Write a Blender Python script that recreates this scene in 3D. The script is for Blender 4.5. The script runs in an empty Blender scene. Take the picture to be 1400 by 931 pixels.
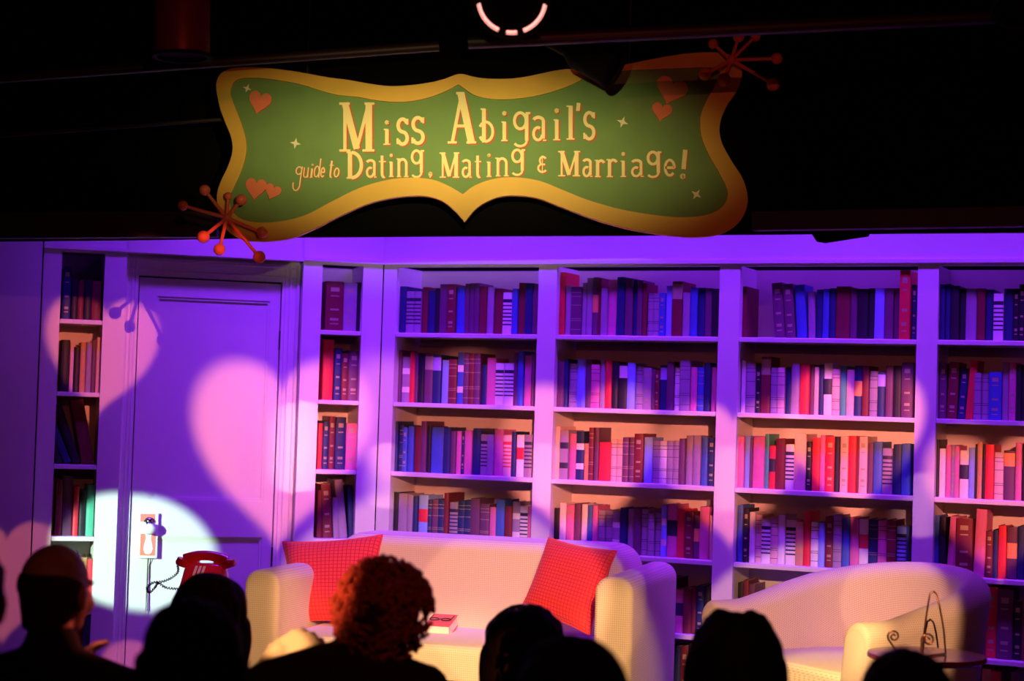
import bpy, bmesh, math, random
from math import sin, cos, pi, radians, atan2, sqrt
from mathutils import Vector, Matrix, Euler, noise
random.seed(11)
SC = bpy.context.scene
COL = SC.collection

# ------------------------------------------------------------------ camera geometry
FPX, PITCH, ROLL, CAMZ = 2500.0, 0.0371, 0.031, 1.65
cF = Vector((0, cos(PITCH), sin(PITCH)))
cR0 = Vector((1, 0, 0)); cU0 = Vector((0, -sin(PITCH), cos(PITCH)))
cR = cR0 * cos(ROLL) + cU0 * sin(ROLL)
cU = -cR0 * sin(ROLL) + cU0 * cos(ROLL)
EYE = Vector((0, 0, CAMZ))

def ray(px, py):
    d = cF * FPX + cR * (px - 700) - cU * (py - 465.5)
    return d / d.y

def P(px, py, Y):
    return EYE + ray(px, py) * Y

class Frame:
    """a set wall: x runs along the wall, y into it, z up"""
    def __init__(s, C, m):
        n = sqrt(1 + m * m)
        s.C = Vector((C.x, C.y, 0)); s.a = Vector((1 / n, -m / n, 0)); s.i = Vector((m / n, 1 / n, 0))
        s.rot = atan2(s.a.y, s.a.x)
        s.M = Matrix.Translation(s.C) @ Matrix.Rotation(s.rot, 4, 'Z')
    def loc(s, px, py, d=0.0):
        r = ray(px, py)
        p0 = s.C + s.i * d - EYE
        t = p0.dot(s.i) / r.dot(s.i)
        w = EYE + r * t
        q = w - s.C
        return q.dot(s.a), w.z
    def s(s, px, py, d=0.0): return s.loc(px, py, d)[0]
    def z(s, px, py, d=0.0): return s.loc(px, py, d)[1]
    def w(s, x, y, z): return s.C + s.a * x + s.i * y + Vector((0, 0, z))

CORNER = P(518, 565, 8.9)
FR = Frame(CORNER, 0.4372)
FL = Frame(CORNER, -0.3041)
STAGE = 0.25
SHELFZ = [CAMZ + v for v in (0.350, 0.013, -0.323, -0.655, -0.993, -1.33)]

# ------------------------------------------------------------------ materials
MATS = {}
def mat(name, col, rough=0.6, metal=0.0, var=0.0, vscale=8.0, bump=0.0, bscale=60.0, spec=0.4, coat=0.0):
    if name in MATS: return MATS[name]
    m = bpy.data.materials.new(name); m.use_nodes = True
    nt = m.node_tree; b = nt.nodes['Principled BSDF']
    b.inputs['Base Color'].default_value = (*col, 1)
    b.inputs['Roughness'].default_value = rough
    b.inputs['Metallic'].default_value = metal
    b.inputs['Specular IOR Level'].default_value = spec
    b.inputs['Coat Weight'].default_value = coat
    tc = nt.nodes.new('ShaderNodeTexCoord')
    if var > 0:
        n = nt.nodes.new('ShaderNodeTexNoise'); n.inputs['Scale'].default_value = vscale; n.inputs['Detail'].default_value = 4
        nt.links.new(tc.outputs['Object'], n.inputs['Vector'])
        mx = nt.nodes.new('ShaderNodeMix'); mx.data_type = 'RGBA'
        mx.inputs[6].default_value = tuple(c * (1 - var) for c in col) + (1,)
        mx.inputs[7].default_value = tuple(min(1, c * (1 + var)) for c in col) + (1,)
        nt.links.new(n.outputs['Fac'], mx.inputs[0]); nt.links.new(mx.outputs[2], b.inputs['Base Color'])
    if bump > 0:
        n2 = nt.nodes.new('ShaderNodeTexNoise'); n2.inputs['Scale'].default_value = bscale; n2.inputs['Detail'].default_value = 3
        nt.links.new(tc.outputs['Object'], n2.inputs['Vector'])
        bp = nt.nodes.new('ShaderNodeBump'); bp.inputs['Strength'].default_value = bump; bp.inputs['Distance'].default_value = 0.01
        nt.links.new(n2.outputs['Fac'], bp.inputs['Height']); nt.links.new(bp.outputs['Normal'], b.inputs['Normal'])
    MATS[name] = m
    return m

def dotted(name, base, dot, pitch, rough=0.8, edge=(0.1, 0.5), grid=False, uv=False):
    """woven cloth: small dots (or a fine grid) in object space"""
    m = bpy.data.materials.new(name); m.use_nodes = True
    nt = m.node_tree; b = nt.nodes['Principled BSDF']; b.inputs['Roughness'].default_value = rough
    b.inputs['Specular IOR Level'].default_value = 0.15
    b.inputs['Sheen Weight'].default_value = 0.1
    tc = nt.nodes.new('ShaderNodeTexCoord'); sp = nt.nodes.new('ShaderNodeSeparateXYZ')
    nt.links.new(tc.outputs['UV' if uv else 'Object'], sp.inputs[0])
    def mt(op, a, bb=None, v=None):
        n = nt.nodes.new('ShaderNodeMath'); n.operation = op
        nt.links.new(a, n.inputs[0])
        if bb is not None: nt.links.new(bb, n.inputs[1])
        elif v is not None: n.inputs[1].default_value = v
        return n.outputs[0]
    k = 2 * pi / pitch
    if uv: xy, zz = sp.outputs[0], sp.outputs[1]
    else: xy, zz = mt('ADD', sp.outputs[0], sp.outputs[1]), sp.outputs[2]
    u = mt('ADD', xy, zz); v = mt('SUBTRACT', xy, zz)
    if grid: u, v = xy, zz
    su = mt('SINE', mt('MULTIPLY', u, v=k)); sv = mt('SINE', mt('MULTIPLY', v, v=k))
    f = mt('MAXIMUM', su, sv) if grid else mt('MULTIPLY', su, sv)
    mr = nt.nodes.new('ShaderNodeMapRange'); mr.inputs[1].default_value = edge[0]; mr.inputs[2].default_value = edge[1]
    nt.links.new(f, mr.inputs[0])
    mx = nt.nodes.new('ShaderNodeMix'); mx.data_type = 'RGBA'
    mx.inputs[6].default_value = (*base, 1); mx.inputs[7].default_value = (*dot, 1)
    nt.links.new(mr.outputs[0], mx.inputs[0]); nt.links.new(mx.outputs[2], b.inputs['Base Color'])
    bp = nt.nodes.new('ShaderNodeBump'); bp.inputs['Strength'].default_value = 0.15; bp.inputs['Distance'].default_value = 0.003
    nt.links.new(mr.outputs[0], bp.inputs['Height']); nt.links.new(bp.outputs['Normal'], b.inputs['Normal'])
    MATS[name] = m
    return m

def emis(name, col, strength):
    m = bpy.data.materials.new(name); m.use_nodes = True
    b = m.node_tree.nodes['Principled BSDF']
    b.inputs['Base Color'].default_value = (*col, 1)
    b.inputs['Emission Color'].default_value = (*col, 1); b.inputs['Emission Strength'].default_value = strength
    return m

# ------------------------------------------------------------------ mesh builder
class MB:
    def __init__(s): s.v = []; s.f = []; s.m = []; s.mats = []
    def mi(s, m):
        if m not in s.mats: s.mats.append(m)
        return s.mats.index(m)
    def add(s, vs, fs, m):
        o = len(s.v); s.v += [tuple(v) for v in vs]
        k = s.mi(m)
        for f in fs: s.f.append(tuple(o + i for i in f)); s.m.append(k)
    def box(s, x0, x1, y0, y1, z0, z1, m, M=None):
        vs = [Vector((x, y, z)) for z in (z0, z1) for y in (y0, y1) for x in (x0, x1)]
        if M: vs = [M @ v for v in vs]
        s.add(vs, [(0, 2, 3, 1), (4, 5, 7, 6), (0, 1, 5, 4), (2, 6, 7, 3), (0, 4, 6, 2), (1, 3, 7, 5)], m)
    def rbox(s, x0, x1, y0, y1, z0, z1, m, r=0.02, seg=3, M=None):
        bm = bmesh.new(); bmesh.ops.create_cube(bm, size=1)
        for v in bm.verts:
            v.co = Vector(((x0 + x1) / 2 + v.co.x * (x1 - x0), (y0 + y1) / 2 + v.co.y * (y1 - y0), (z0 + z1) / 2 + v.co.z * (z1 - z0)))
        bmesh.ops.bevel(bm, geom=bm.edges[:], offset=r, segments=seg, affect='EDGES', profile=0.5)
        s.bm(bm, m, M)
    def bm(s, bm, m, M=None):
        bm.verts.index_update()
        vs = [(M @ v.co) if M else v.co.copy() for v in bm.verts]
        s.add(vs, [[v.index for v in f.verts] for f in bm.faces], m); bm.free()
    def ring(s, loops, m, cap0=True, cap1=True, closed=False):
        """loft equal-length closed loops"""
        n = len(loops[0]); o = []
        for L in loops: o += L
        fs = []
        N = len(loops)
        for i in range(N if closed else N - 1):
            j = (i + 1) % N
            for k in range(n):
                k2 = (k + 1) % n
                fs.append((i * n + k, i * n + k2, j * n + k2, j * n + k))
        if cap0 and not closed: fs.append(tuple(range(n))[::-1])
        if cap1 and not closed: fs.append(tuple((N - 1) * n + k for k in range(n)))
        s.add(o, fs, m)
    def tube(s, pts, r, m, n=10, closed=False):
        pts = [Vector(p) for p in pts]; loops = []
        N = len(pts)
        rr = r if isinstance(r, (list, tuple)) else [r] * N
        prev = None
        for i, p in enumerate(pts):
            if closed: t = pts[(i + 1) % N] - pts[i - 1]
            else: t = pts[min(i + 1, N - 1)] - pts[max(i - 1, 0)]
            t.normalize()
            if prev is None:
                u = t.orthogonal().normalized()
            else:
                u = (prev - t * prev.dot(t))
                u = u.normalized() if u.length > 1e-6 else t.orthogonal().normalized()
            prev = u; w = t.cross(u)
            loops.append([p + (u * cos(2 * pi * k / n) + w * sin(2 * pi * k / n)) * rr[i] for k in range(n)])
        s.ring(loops, m, closed=closed)
    def lathe(s, prof, m, n=28, M=None):
        loops = []
        for r, z in prof:
            L = [Vector((r * cos(2 * pi * k / n), r * sin(2 * pi * k / n), z)) for k in range(n)]
            if M: L = [M @ v for v in L]
            loops.append(L)
        s.ring(loops, m)
    def ball(s, c, r, m, sub=2, sc=(1, 1, 1), M=None):
        bm = bmesh.new(); bmesh.ops.create_icosphere(bm, subdivisions=sub, radius=1)
        c = Vector(c)
        for v in bm.verts: v.co = c + Vector((v.co.x * r * sc[0], v.co.y * r * sc[1], v.co.z * r * sc[2]))
        s.bm(bm, m, M)
    def capsule(s, a, b, ra, rb, m, n=14):
        a = Vector(a); b = Vector(b); d = (b - a); L = d.length; d.normalize()
        pts = []; rr = []
        for k in range(5):
            t = pi / 2 * (1 - k / 4); pts.append(a - d * ra * sin(t)); rr.append(max(ra * cos(t), 1e-4))
        for k in range(1, 5): pts.append(a + (b - a) * k / 4); rr.append(ra + (rb - ra) * k / 4)
        for k in range(1, 5):
            t = pi / 2 * k / 4; pts.append(b + d * rb * sin(t)); rr.append(max(rb * cos(t), 1e-4))
        s.tube(pts, rr, m, n)
    def prism(s, poly, fn, t0, t1, m):
        """poly of 2-D points, fn(x, z, t) -> point ; triangulated caps"""
        n = len(poly)
        from mathutils.geometry import tessellate_polygon
        vs = [fn(x, z, t0) for x, z in poly] + [fn(x, z, t1) for x, z in poly]
        tri = tessellate_polygon([[Vector((x, z, 0)) for x, z in poly]])
        fs = [tuple(t) for t in tri] + [tuple(i + n for i in t)[::-1] for t in tri]
        fs += [(i, (i + 1) % n, n + (i + 1) % n, n + i) for i in range(n)]
        s.add(vs, fs, m)
    def build(s, name, parent=None, smooth=None, org=None, M=None, recalc=True):
        me = bpy.data.meshes.new(name)
        vs = s.v
        if org is not None: vs = [tuple(Vector(v) - Vector(org)) for v in vs]
        me.from_pydata(vs, [], s.f); me.polygons.foreach_set('material_index', s.m)
        for m in s.mats: me.materials.append(m)
        if recalc:
            bm = bmesh.new(); bm.from_mesh(me); bmesh.ops.recalc_face_normals(bm, faces=bm.faces[:]); bm.to_mesh(me); bm.free()
        if smooth is not None:
            me.polygons.foreach_set('use_smooth', [True] * len(me.polygons))
            me.set_sharp_from_angle(angle=radians(smooth))
        me.update()
        o = bpy.data.objects.new(name, me); COL.objects.link(o)
        if M is not None: o.matrix_world = M
        elif org is not None: o.location = org
        if parent: o.parent = parent
        return o

def tag(o, label=None, cat=None, group=None, kind=None):
    if label: o['label'] = label
    if cat: o['category'] = cat
    if group: o['group'] = group
    if kind: o['kind'] = kind
    return o

def empty(name, M=None, loc=None):
    o = bpy.data.objects.new(name, None); COL.objects.link(o); o.empty_display_size = 0.1
    if M is not None: o.matrix_world = M
    if loc is not None: o.location = loc
    return o

def TR(x, y, z): return Matrix.Translation((x, y, z))

# ------------------------------------------------------------------ the set
PAINT = mat('cream_paint', (0.74, 0.70, 0.70), 0.45, var=0.03, vscale=3, bump=0.05, bscale=25)
BACKP = mat('back_panel_paint', (0.66, 0.60, 0.56), 0.6, var=0.04)
BLACK = mat('black_drape', (0.004, 0.0035, 0.005), 0.95, var=0.2, spec=0.05)
DARKM = mat('black_metal', (0.03, 0.028, 0.03), 0.45, metal=0.3)
STAGEM = mat('stage_boards', (0.05, 0.04, 0.045), 0.6, var=0.3, vscale=5)
HALLM = mat('hall_carpet', (0.03, 0.015, 0.02), 0.95, var=0.3, vscale=40)

fl = MB()
fl.box(-6, 6, 6.0, 11, 0.0, STAGE, STAGEM)
fl.box(-6, 6, -3, 6.0, -0.1, 0.0, HALLM)
tag(fl.build('floor'), kind='structure')
ce = MB(); ce.box(-6, 6, -3, 11, 4.3, 4.4, BLACK); tag(ce.build('ceiling'), kind='structure')

ST = FR.z(700, 358)          # top of the bookcase face
TOPR = FR.z(900, 364.5)      # top of openings
WALLTOP = 3.0
DEP = 0.28
# wall above and behind the bookcases
w = MB()
w.box(-0.0, 3.2, 0.0, 0.02, ST - 0.002, WALLTOP, PAINT)
w.box(-0.02, 3.2, DEP + 0.012, DEP + 0.05, STAGE, WALLTOP, BLACK)
tag(w.build('wall_back', M=FR.M), kind='structure')

def stile(px0, px1, py, F, d=0.0):
    return F.s(px0, py, d), F.s(px1, py, d)

def shelf_unit(F, edges, shelves, ztop, zhead, label, side_ext, top_of_face):
    """edges: list of (x0,x1) stiles; openings lie between them"""
    root = empty('bookcase', M=F.M)
    tag(root, label, 'bookcase')
    for k, (a, b) in enumerate(edges):
        q = MB()
        q.box(a, b, 0, 0.022, STAGE, top_of_face, PAINT)
        c = (a + b) / 2; hw = (b - a) / 2 - 0.004
        q.box(c - hw, c + hw, 0.022, DEP, STAGE, top_of_face - 0.02, PAINT)
        q.build('stile', root)
    for k in range(len(edges) - 1):
        x0 = edges[k][1]; x1 = edges[k + 1][0]
        q = MB(); q.box(x0 - 0.002, x1 + 0.002, 0.0, 0.022, zhead, top_of_face, PAINT); q.build('header', root)
        for zs in shelves:
            q = MB(); q.rbox(x0 + 0.001, x1 - 0.001, 0.003, DEP, zs - 0.021, zs, PAINT, 0.002, 1); q.build('shelf', root)
        q = MB(); q.box(x0, x1, 0.004, 0.02, STAGE, shelves[-1] - 0.021, PAINT); q.build('kickboard', root)
    q = MB(); q.box(edges[0][0] + 0.01, edges[-1][1] - 0.01, DEP, DEP + 0.01, STAGE, top_of_face - 0.02, BACKP); q.build('back_panel', root)
    # thin ledge moulding along the top of the face
    q = MB(); q.box(edges[0][0], edges[-1][1], -0.014, 0.0, top_of_face - 0.012, top_of_face + 0.004, PAINT); q.build('top_moulding', root)
    return root

e4 = FR.s(1284, 365) + (FR.s(1256.6, 365) - FR.s(1012, 365)) * 1.02
EDR = [(0.003, FR.s(542, 400)), (FR.s(736, 400), FR.s(761, 400)), (FR.s(983.5, 400), FR.s(1011.5, 400)),
       (FR.s(1254.5, 400), FR.s(1283, 400)), (e4, e4 + 0.09)]
shelf_unit(FR, EDR, SHELFZ, TOPR, TOPR, 'long cream bookcase of wide bays running behind the sofa to the right edge', 0, ST)

# left wall: narrow bookcase by the corner, door, bookcase at the far left
EDN = [(FL.s(414, 400), FL.s(440, 400)), (FL.s(496, 400), -0.003)]
STN = FL.z(460, 355)
shelf_unit(FL, EDN, SHELFZ, FL.z(470, 363), FL.z(470, 363), 'narrow cream bookcase between the door and the room corner', 0, STN)
EDF = [(FL.s(58, 400), FL.s(83, 400)), (FL.s(142, 400), FL.s(172, 400))]
STF = FL.z(115, 338)
shelf_unit(FL, EDF, SHELFZ, FL.z(115, 345.5), FL.z(115, 345.5), 'narrow shadowy cream bookcase at the far left beside the door', 0, STF)

DD = 0.075
w = MB()
w.box(FL.s(172, 400), FL.s(414, 400), DD + 0.03, DD + 0.06, FL.z(290, 372, DD), WALLTOP, PAINT)
w.box(FL.s(58, 400), FL.s(174, 400), 0.001, 0.03, STF, WALLTOP, PAINT)
w.box(FL.s(412, 400), 0, 0.001, 0.03, STN, WALLTOP, PAINT)
w.box(FL.s(172, 400), FL.s(414, 400), 0.001, DD + 0.03, FL.z(290, 352, DD), WALLTOP, PAINT)
tag(w.build('wall_left', M=FL.M), kind='structure')
w = MB(); w.box(FL.s(-130, 500, -0.05), FL.s(52, 500, -0.05), -0.05, -0.02, STAGE, WALLTOP, PAINT)
w.box(FL.s(48, 500), FL.s(62, 500), 0.02, 0.04, STAGE, WALLTOP, BLACK)
tag(w.build('wall_side', M=FL.M), kind='structure')

# door with casing
dx0, dx1 = FL.s(188.5, 420, DD), FL.s(385, 420, DD)
dzt = FL.z(285, 381, DD)
door = empty('door_1', M=FL.M); tag(door, kind='structure')
def framed(q, x0, x1, z0, z1, y, m, wd=0.018, dp=0.008):
    """a small picture-frame moulding standing proud of y"""
    for (a, b, c, d) in ((x0, x1, z0, z0 + wd), (x0, x1, z1 - wd, z1), (x0, x0 + wd, z0 + wd, z1 - wd), (x1 - wd, x1, z0 + wd, z1 - wd)):
        q.box(a, b, y - dp, y, c, d, m)
q = MB()
y = DD + 0.012
zb = STAGE + 0.01
sx0 = FL.s(212, 500, DD); sx1 = FL.s(367, 500, DD)
zt_panel = FL.z(290, 408, DD); zl = FL.z(270, 684, DD); zl2 = FL.z(270, 734, DD)
q.box(dx0 + 0.006, sx0, y, y + 0.03, zb, dzt - 0.008, PAINT)
q.box(sx1, dx1 - 0.005, y, y + 0.03, zb, dzt - 0.008, PAINT)
q.box(sx0, sx1, y, y + 0.03, zt_panel, dzt - 0.008, PAINT)
q.box(sx0, sx1, y, y + 0.03, zl2, zl, PAINT)
q.box(sx0, sx1, y, y + 0.03, zb, zb + 0.22, PAINT)
q.box(sx0, sx1, y + 0.010, y + 0.028, zb + 0.1, dzt - 0.05, PAINT)
framed(q, sx0, sx1, zl, zt_panel, y + 0.010, PAINT, 0.012, 0.006)
framed(q, sx0, sx1, zb + 0.22, zl2, y + 0.010, PAINT, 0.012, 0.006)
q.build('door_leaf', door)
q = MB()
for (zz) in (FL.z(384, 465, DD), FL.z(382, 690, DD) - 0.25):
    q2 = MB(); q2.tube([(dx1 - 0.001, y - 0.006, zz - 0.045), (dx1 - 0.001, y - 0.006, zz + 0.045)], 0.006, DARKM, 8); q2.build('hinge', door)
q = MB(); q.box(dx0 - 0.01, dx1 + 0.01, y + 0.032, y + 0.05, STAGE, dzt + 0.01, BLACK); q.build('dark_gap', door)
# casing
cx0, cx1 = FL.s(172, 400), FL.s(414, 400)
czt = FL.z(290, 357, DD)
q = MB()
for (a, b, inner) in ((cx0, dx0, 1), (dx1, cx1, -1)):
    lo, hi = min(a, b), max(a, b); W = hi - lo
    q.box(lo, hi, DD, DD + 0.03, STAGE, czt, PAINT)
    for (fr_, pr) in ((0.12, .02), (0.55, .012), (0.8, .008)):
        c = (hi - W * fr_) if inner > 0 else (lo + W * fr_)
        c = (lo + W * fr_) if inner > 0 else (hi - W * fr_)
        q.tube([(c, DD, STAGE), (c, DD, czt)], pr * 0.5, PAINT, 8)
q.box(dx0, dx1, DD, DD + 0.03, dzt, czt, PAINT)
for pr, zz in ((.008, dzt + (czt - dzt) * .3), (.012, dzt + (czt - dzt) * .85)):
    q.tube([(cx0, DD, zz), (cx1, DD, zz)], pr * 0.5, PAINT, 8)
tag(q.build('trim_1', M=FL.M, smooth=40), kind='structure')
# the vertical joint lines on the frieze
# ------------------------------------------------------------------ books
BC = {  # cloth colours: (rgb, words)
 'K': ((.022, .018, .03), 'black'), 'N': ((.022, .035, .13), 'navy'), 'B': ((.06, .13, .45), 'blue'),
 'L': ((.26, .38, .85), 'pale blue'), 'M': ((.19, .022, .04), 'maroon'), 'R': ((.75, .03, .06), 'bright red'),
 'P': ((.15, .05, .12), 'plum'), 'V': ((.34, .25, .35), 'lilac'), 'G': ((.68, .16, .36), 'rose pink'),
 'T': ((.75, .48, .45), 'pinkish tan'), 'W': ((.80, .76, .74), 'off-white'), 'O': ((.60, .30, .14), 'tan brown'),
 'E': ((.08, .40, .30), 'green')}
STY = {'': 'plain', 's': 'banded', 'l': 'thin-ruled', 'd': 'gilt-lettered', 't': 'top-labelled', 'm': 'mid-labelled', 'b': 'blocked', 'r': 'red-blocked'}
def clothmat(k):
    c = BC[k][0]; return mat('book_cloth_' + BC[k][1].replace(' ', '_').replace('-', '_'), c, 0.5, var=0.12, vscale=30, spec=0.3)
PAGES = mat('book_pages', (.55, .48, .40), 0.85, var=0.1, vscale=200)
GILT = mat('gilt_lettering', (.42, .33, .22), 0.4)
LABW = mat('spine_label_white', (.80, .74, .72), 0.5)
LABK = mat('spine_label_dark', (.03, .025, .06), 0.5)
LABR = mat('spine_label_red', (.70, .03, .06), 0.5)
LABP = mat('spine_label_violet', (.40, .30, .75), 0.5)
LABO = mat('spine_label_orange', (.85, .35, .12), 0.5)

# region = (x0, y0, scale); row string: start | xr:yt:code ; '>' entries are gaps
ROWS = [
 # bay index, row, region x0,y0,scale, base y in zoom px at left/right, data
 ('R1', 0, (536, 360, 6.667), "50|130:210:N 200:255:Vs 262:255:Vs 318:215:M 385:250:N 430:225:K 500:190:P 580:190:Md 655:215:B 700:185:P 745:180:P 795:180:P 865:210:M 925:215:V 1005:230:M 1085:265:Ws 1140:230:B 1210:175:M 1280:180:N 1330:190:P"),
 ('R1', 1, (530, 462, 6.667), "75|120:110:P 195:170:Vb 245:130:R 275:140:P 330:140:K 405:145:Pt 480:155:Nt 550:200:L 625:195:Ml 690:130:Bb 740:140:Pl 790:140:Ml 845:140:Pl 900:240:N 980:180:G 1055:230:Ws 1140:230:Ws 1180:130:P 1235:120:B 1310:160:G 1340:140:P"),
 ('R1', 2, (526, 560, 6.667), "80|120:105:N 165:140:Nl 205:160:Bd 260:150:B 325:155:M 380:105:P 415:150:K 530:160:B 600:160:N 650:195:P 695:195:G 722:195:Nd 790:190:G 865:170:N 930:225:Vs 990:225:V 1075:180:G 1150:230:Ts 1195:200:N 1265:230:Wr 1338:230:Vs"),
 ('R1', 3, (526, 656, 6.667), "70|120:110:K 200:125:V 255:135:V 300:150:N 385:140:Lr 420:180:Nl 480:180:Pl 535:180:Nl 580:120:M 655:205:Vs 715:190:Nl 780:190:Nl 865:170:P 950:220:Pl 1010:250:G 1090:180:B 1155:240:M 1225:200:Vb 1295:240:Ws 1330:240:G"),
 ('R2', 0, (755, 362, 5.957), "55|105:60:R 150:170:V 235:180:Pl 270:145:V 320:105:V 370:100:Pm 395:110:M 450:190:V 525:120:G 590:100:N 655:110:P 690:120:N 735:125:P 770:150:M 820:230:Vl 870:230:Vl 920:230:Bd 975:170:L 1060:135:Mt 1120:225:V 1180:185:B 1240:185:N 1300:190:P 1358:195:K"),
 ('R2', 1, (753, 464, 5.957), "50|110:180:P 140:160:N 205:195:Vl 275:160:L 325:160:P 395:205:Gl 440:165:V 495:170:R 550:180:K 620:195:Kt 685:190:L 745:215:Vl 815:230:Vd 845:240:P 880:250:Md 940:210:Nt 1000:180:P 1050:225:Wl 1135:170:Vl 1190:225:G 1245:225:Bl 1300:190:N 1350:225:G"),
 ('R2', 2, (750, 566, 5.957), "40|90:100:T 160:130:Vb 215:160:G 280:140:Nb 325:240:Om 365:110:Ml 405:110:P 500:230:R 545:205:Tl 600:205:Tl 650:190:Pl 695:190:Pl 770:160:Md 840:190:L 895:220:Vl 960:220:Wl 1010:220:Vl 1060:220:Vl 1110:200:P 1170:175:V 1235:175:V 1290:190:B 1350:190:Nd"),
 ('R2', 3, (748, 666, 5.957), "40|95:170:K 150:130:W 215:145:Gd 270:135:P 320:140:W 365:150:B 410:150:G 465:190:Vl 525:190:Vl 585:200:Vb 645:170:N 700:180:V 760:170:P 820:180:Vl 870:215:Vl 925:215:Vl 970:150:Lb 1050:140:Gm 1115:180:R 1185:200:Md 1240:230:Pm 1320:160:G 1345:230:T"),
 ('R2', 4, (860, 770, 5.783), "80|130:150:Kd 205:175:B 250:150:K 300:130:P 360:120:Kd 425:210:Gm 495:200:M 530:190:M 590:180:Nd 640:180:K"),
 ('R2', 5, (860, 770, 5.783), "72|130:640:P 230:680:R 265:640:W 295:680:M 345:690:V 400:660:N 460:660:Md 520:650:K 590:670:P"),
 ('R3', 0, (1008, 360, 5.6), "30|65:175:M >286 375:150:Pd:-5 455:160:Pd:-5 540:165:B:-4 600:215:V:-2 650:200:N 700:195:B 750:190:N 860:175:M 915:190:P 1000:195:K 1050:190:K 1125:190:L 1195:190:P 1255:190:P 1335:40:Rd 1375:165:Nd"),
 ('R3', 1, (1004, 466, 5.6), "50|85:150:W 160:165:Vl 200:190:Kd 275:120:Mt 330:205:Vl 385:205:Tl 435:200:N 500:175:V 575:180:R 610:180:P 645:200:T 680:180:N 745:170:Wm 805:215:Tl 855:190:E 915:220:T 975:190:Nm 1030:190:M 1095:230:Vl 1155:240:Nt 1215:190:P 1280:190:K 1370:165:Pd"),
 ('R3', 2, (1002, 570, 5.6), "35|85:150:G 130:145:L 150:160:P 240:150:G 275:130:E 325:220:Rm 400:165:M 465:210:Ws 555:130:T 600:190:Kd 665:160:R 705:140:G 775:150:Rd 815:150:K 880:150:Td 945:145:R 965:150:M 1030:150:Td 1075:200:P 1145:190:B 1220:240:Vs 1290:210:N 1360:205:B"),
 ('R3', 3, (998, 670, 5.6), "55|100:115:B 145:140:Kd 190:170:W 240:190:Tl 310:220:Ws 365:215:Tl 420:190:W 500:230:Ws 560:240:Od 615:165:R 675:245:Wl 725:250:L 790:205:Md 855:190:Vl 915:220:B 985:210:G 1055:225:Wr 1130:225:Nl 1200:235:Gl 1270:230:Ml 1345:280:Ls"),
 ('R3', 4, (998, 770, 5.6), "50|95:150:K 140:130:M 190:160:P"),
 ('R4', 0, (1276, 360, 8.46), "80|140:245:N 200:240:N 300:260:K 370:290:K 500:290:V 600:290:M 695:300:N 810:350:Ws 920:290:N 985:290:Kd 1060:240:Kd 1130:260:P"),
 ('R4', 1, (1274, 468, 8.167), "75|160:230:Pd 285:220:Md:2 375:290:Nd:3 470:200:R:4 550:340:Vl 635:340:Vl 780:330:Bd 860:220:V 940:225:Gd 1000:250:K 1070:250:K 1140:230:P"),
 ('R4', 2, (1272, 576, 8.02), "40|95:200:K 165:300:W 225:260:G 265:260:Vd 315:270:Gd 415:320:Wm 490:290:L 510:250:K 565:230:Od 600:250:K 700:255:R 800:340:Tl 925:320:Pt 1000:235:G 1060:250:K 1130:280:M"),
 ('R4', 3, (1268, 680, 7.758), "45|125:190:B 195:210:K 300:205:G:3 480:225:Md 610:125:G:2 690:360:Md 750:345:N 840:300:R 950:320:Pm 1030:310:N 1100:290:M"),
 ('R4', 4, (1290, 780, 6.165), "30|110:330:P 180:310:K 250:320:M 355:290:Pd 450:115:Rd 585:160:Pd 660:260:Kd 730:220:M"),
 ('R4', 5, (1290, 780, 6.165), "40|110:850:P 170:850:N 225:850:K 320:830:M 400:830:O 480:850:R 560:840:K 640:860:P"),
 ('N', 0, (430, 360, 4.655), "70|185:115:Md 270:125:Vd 300:120:K"),
 ('N', 1, (430, 360, 4.655), "55|125:485:R 172:540:Nd 215:570:Md 285:555:Pd"),
 ('N', 2, (425, 550, 4.9), "50|80:140:R 122:125:Nd 165:95:Md 235:100:Nd 310:140:Gd"),
 ('N', 3, (425, 550, 4.9), "45|85:590:M 155:550:Md:-4 200:640:V:-4 260:520:V:-7 300:560:N:-4"),
 ('F', 0, (70, 340, 4.54), "72|125:110:Nd 165:190:K 205:190:M 250:190:K 310:200:M"),
 ('F', 1, (70, 340, 4.54), "60|115:565:K 140:580:T 180:610:K 215:580:Od 250:580:V 280:570:P 310:550:T"),
 ('F', 2, (65, 530, 4.44), "62|110:120:K:-16 160:80:N:-24 215:90:K:-20 300:60:M:-12"),
 ('F', 3, (65, 530, 4.44), "50|90:560:M 155:540:P 190:600:R 235:620:K 285:590:E"),
 ('F', 4, (70, 730, 4.63), "50|110:130:M 170:120:K 225:150:O 280:160:R"),
 ('F', 5, (70, 730, 4.63), "60|130:520:K 200:510:M 270:500:B"),
]
SPINE_D = 0.05
BOOKZ = {}
allbooks = []
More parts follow.
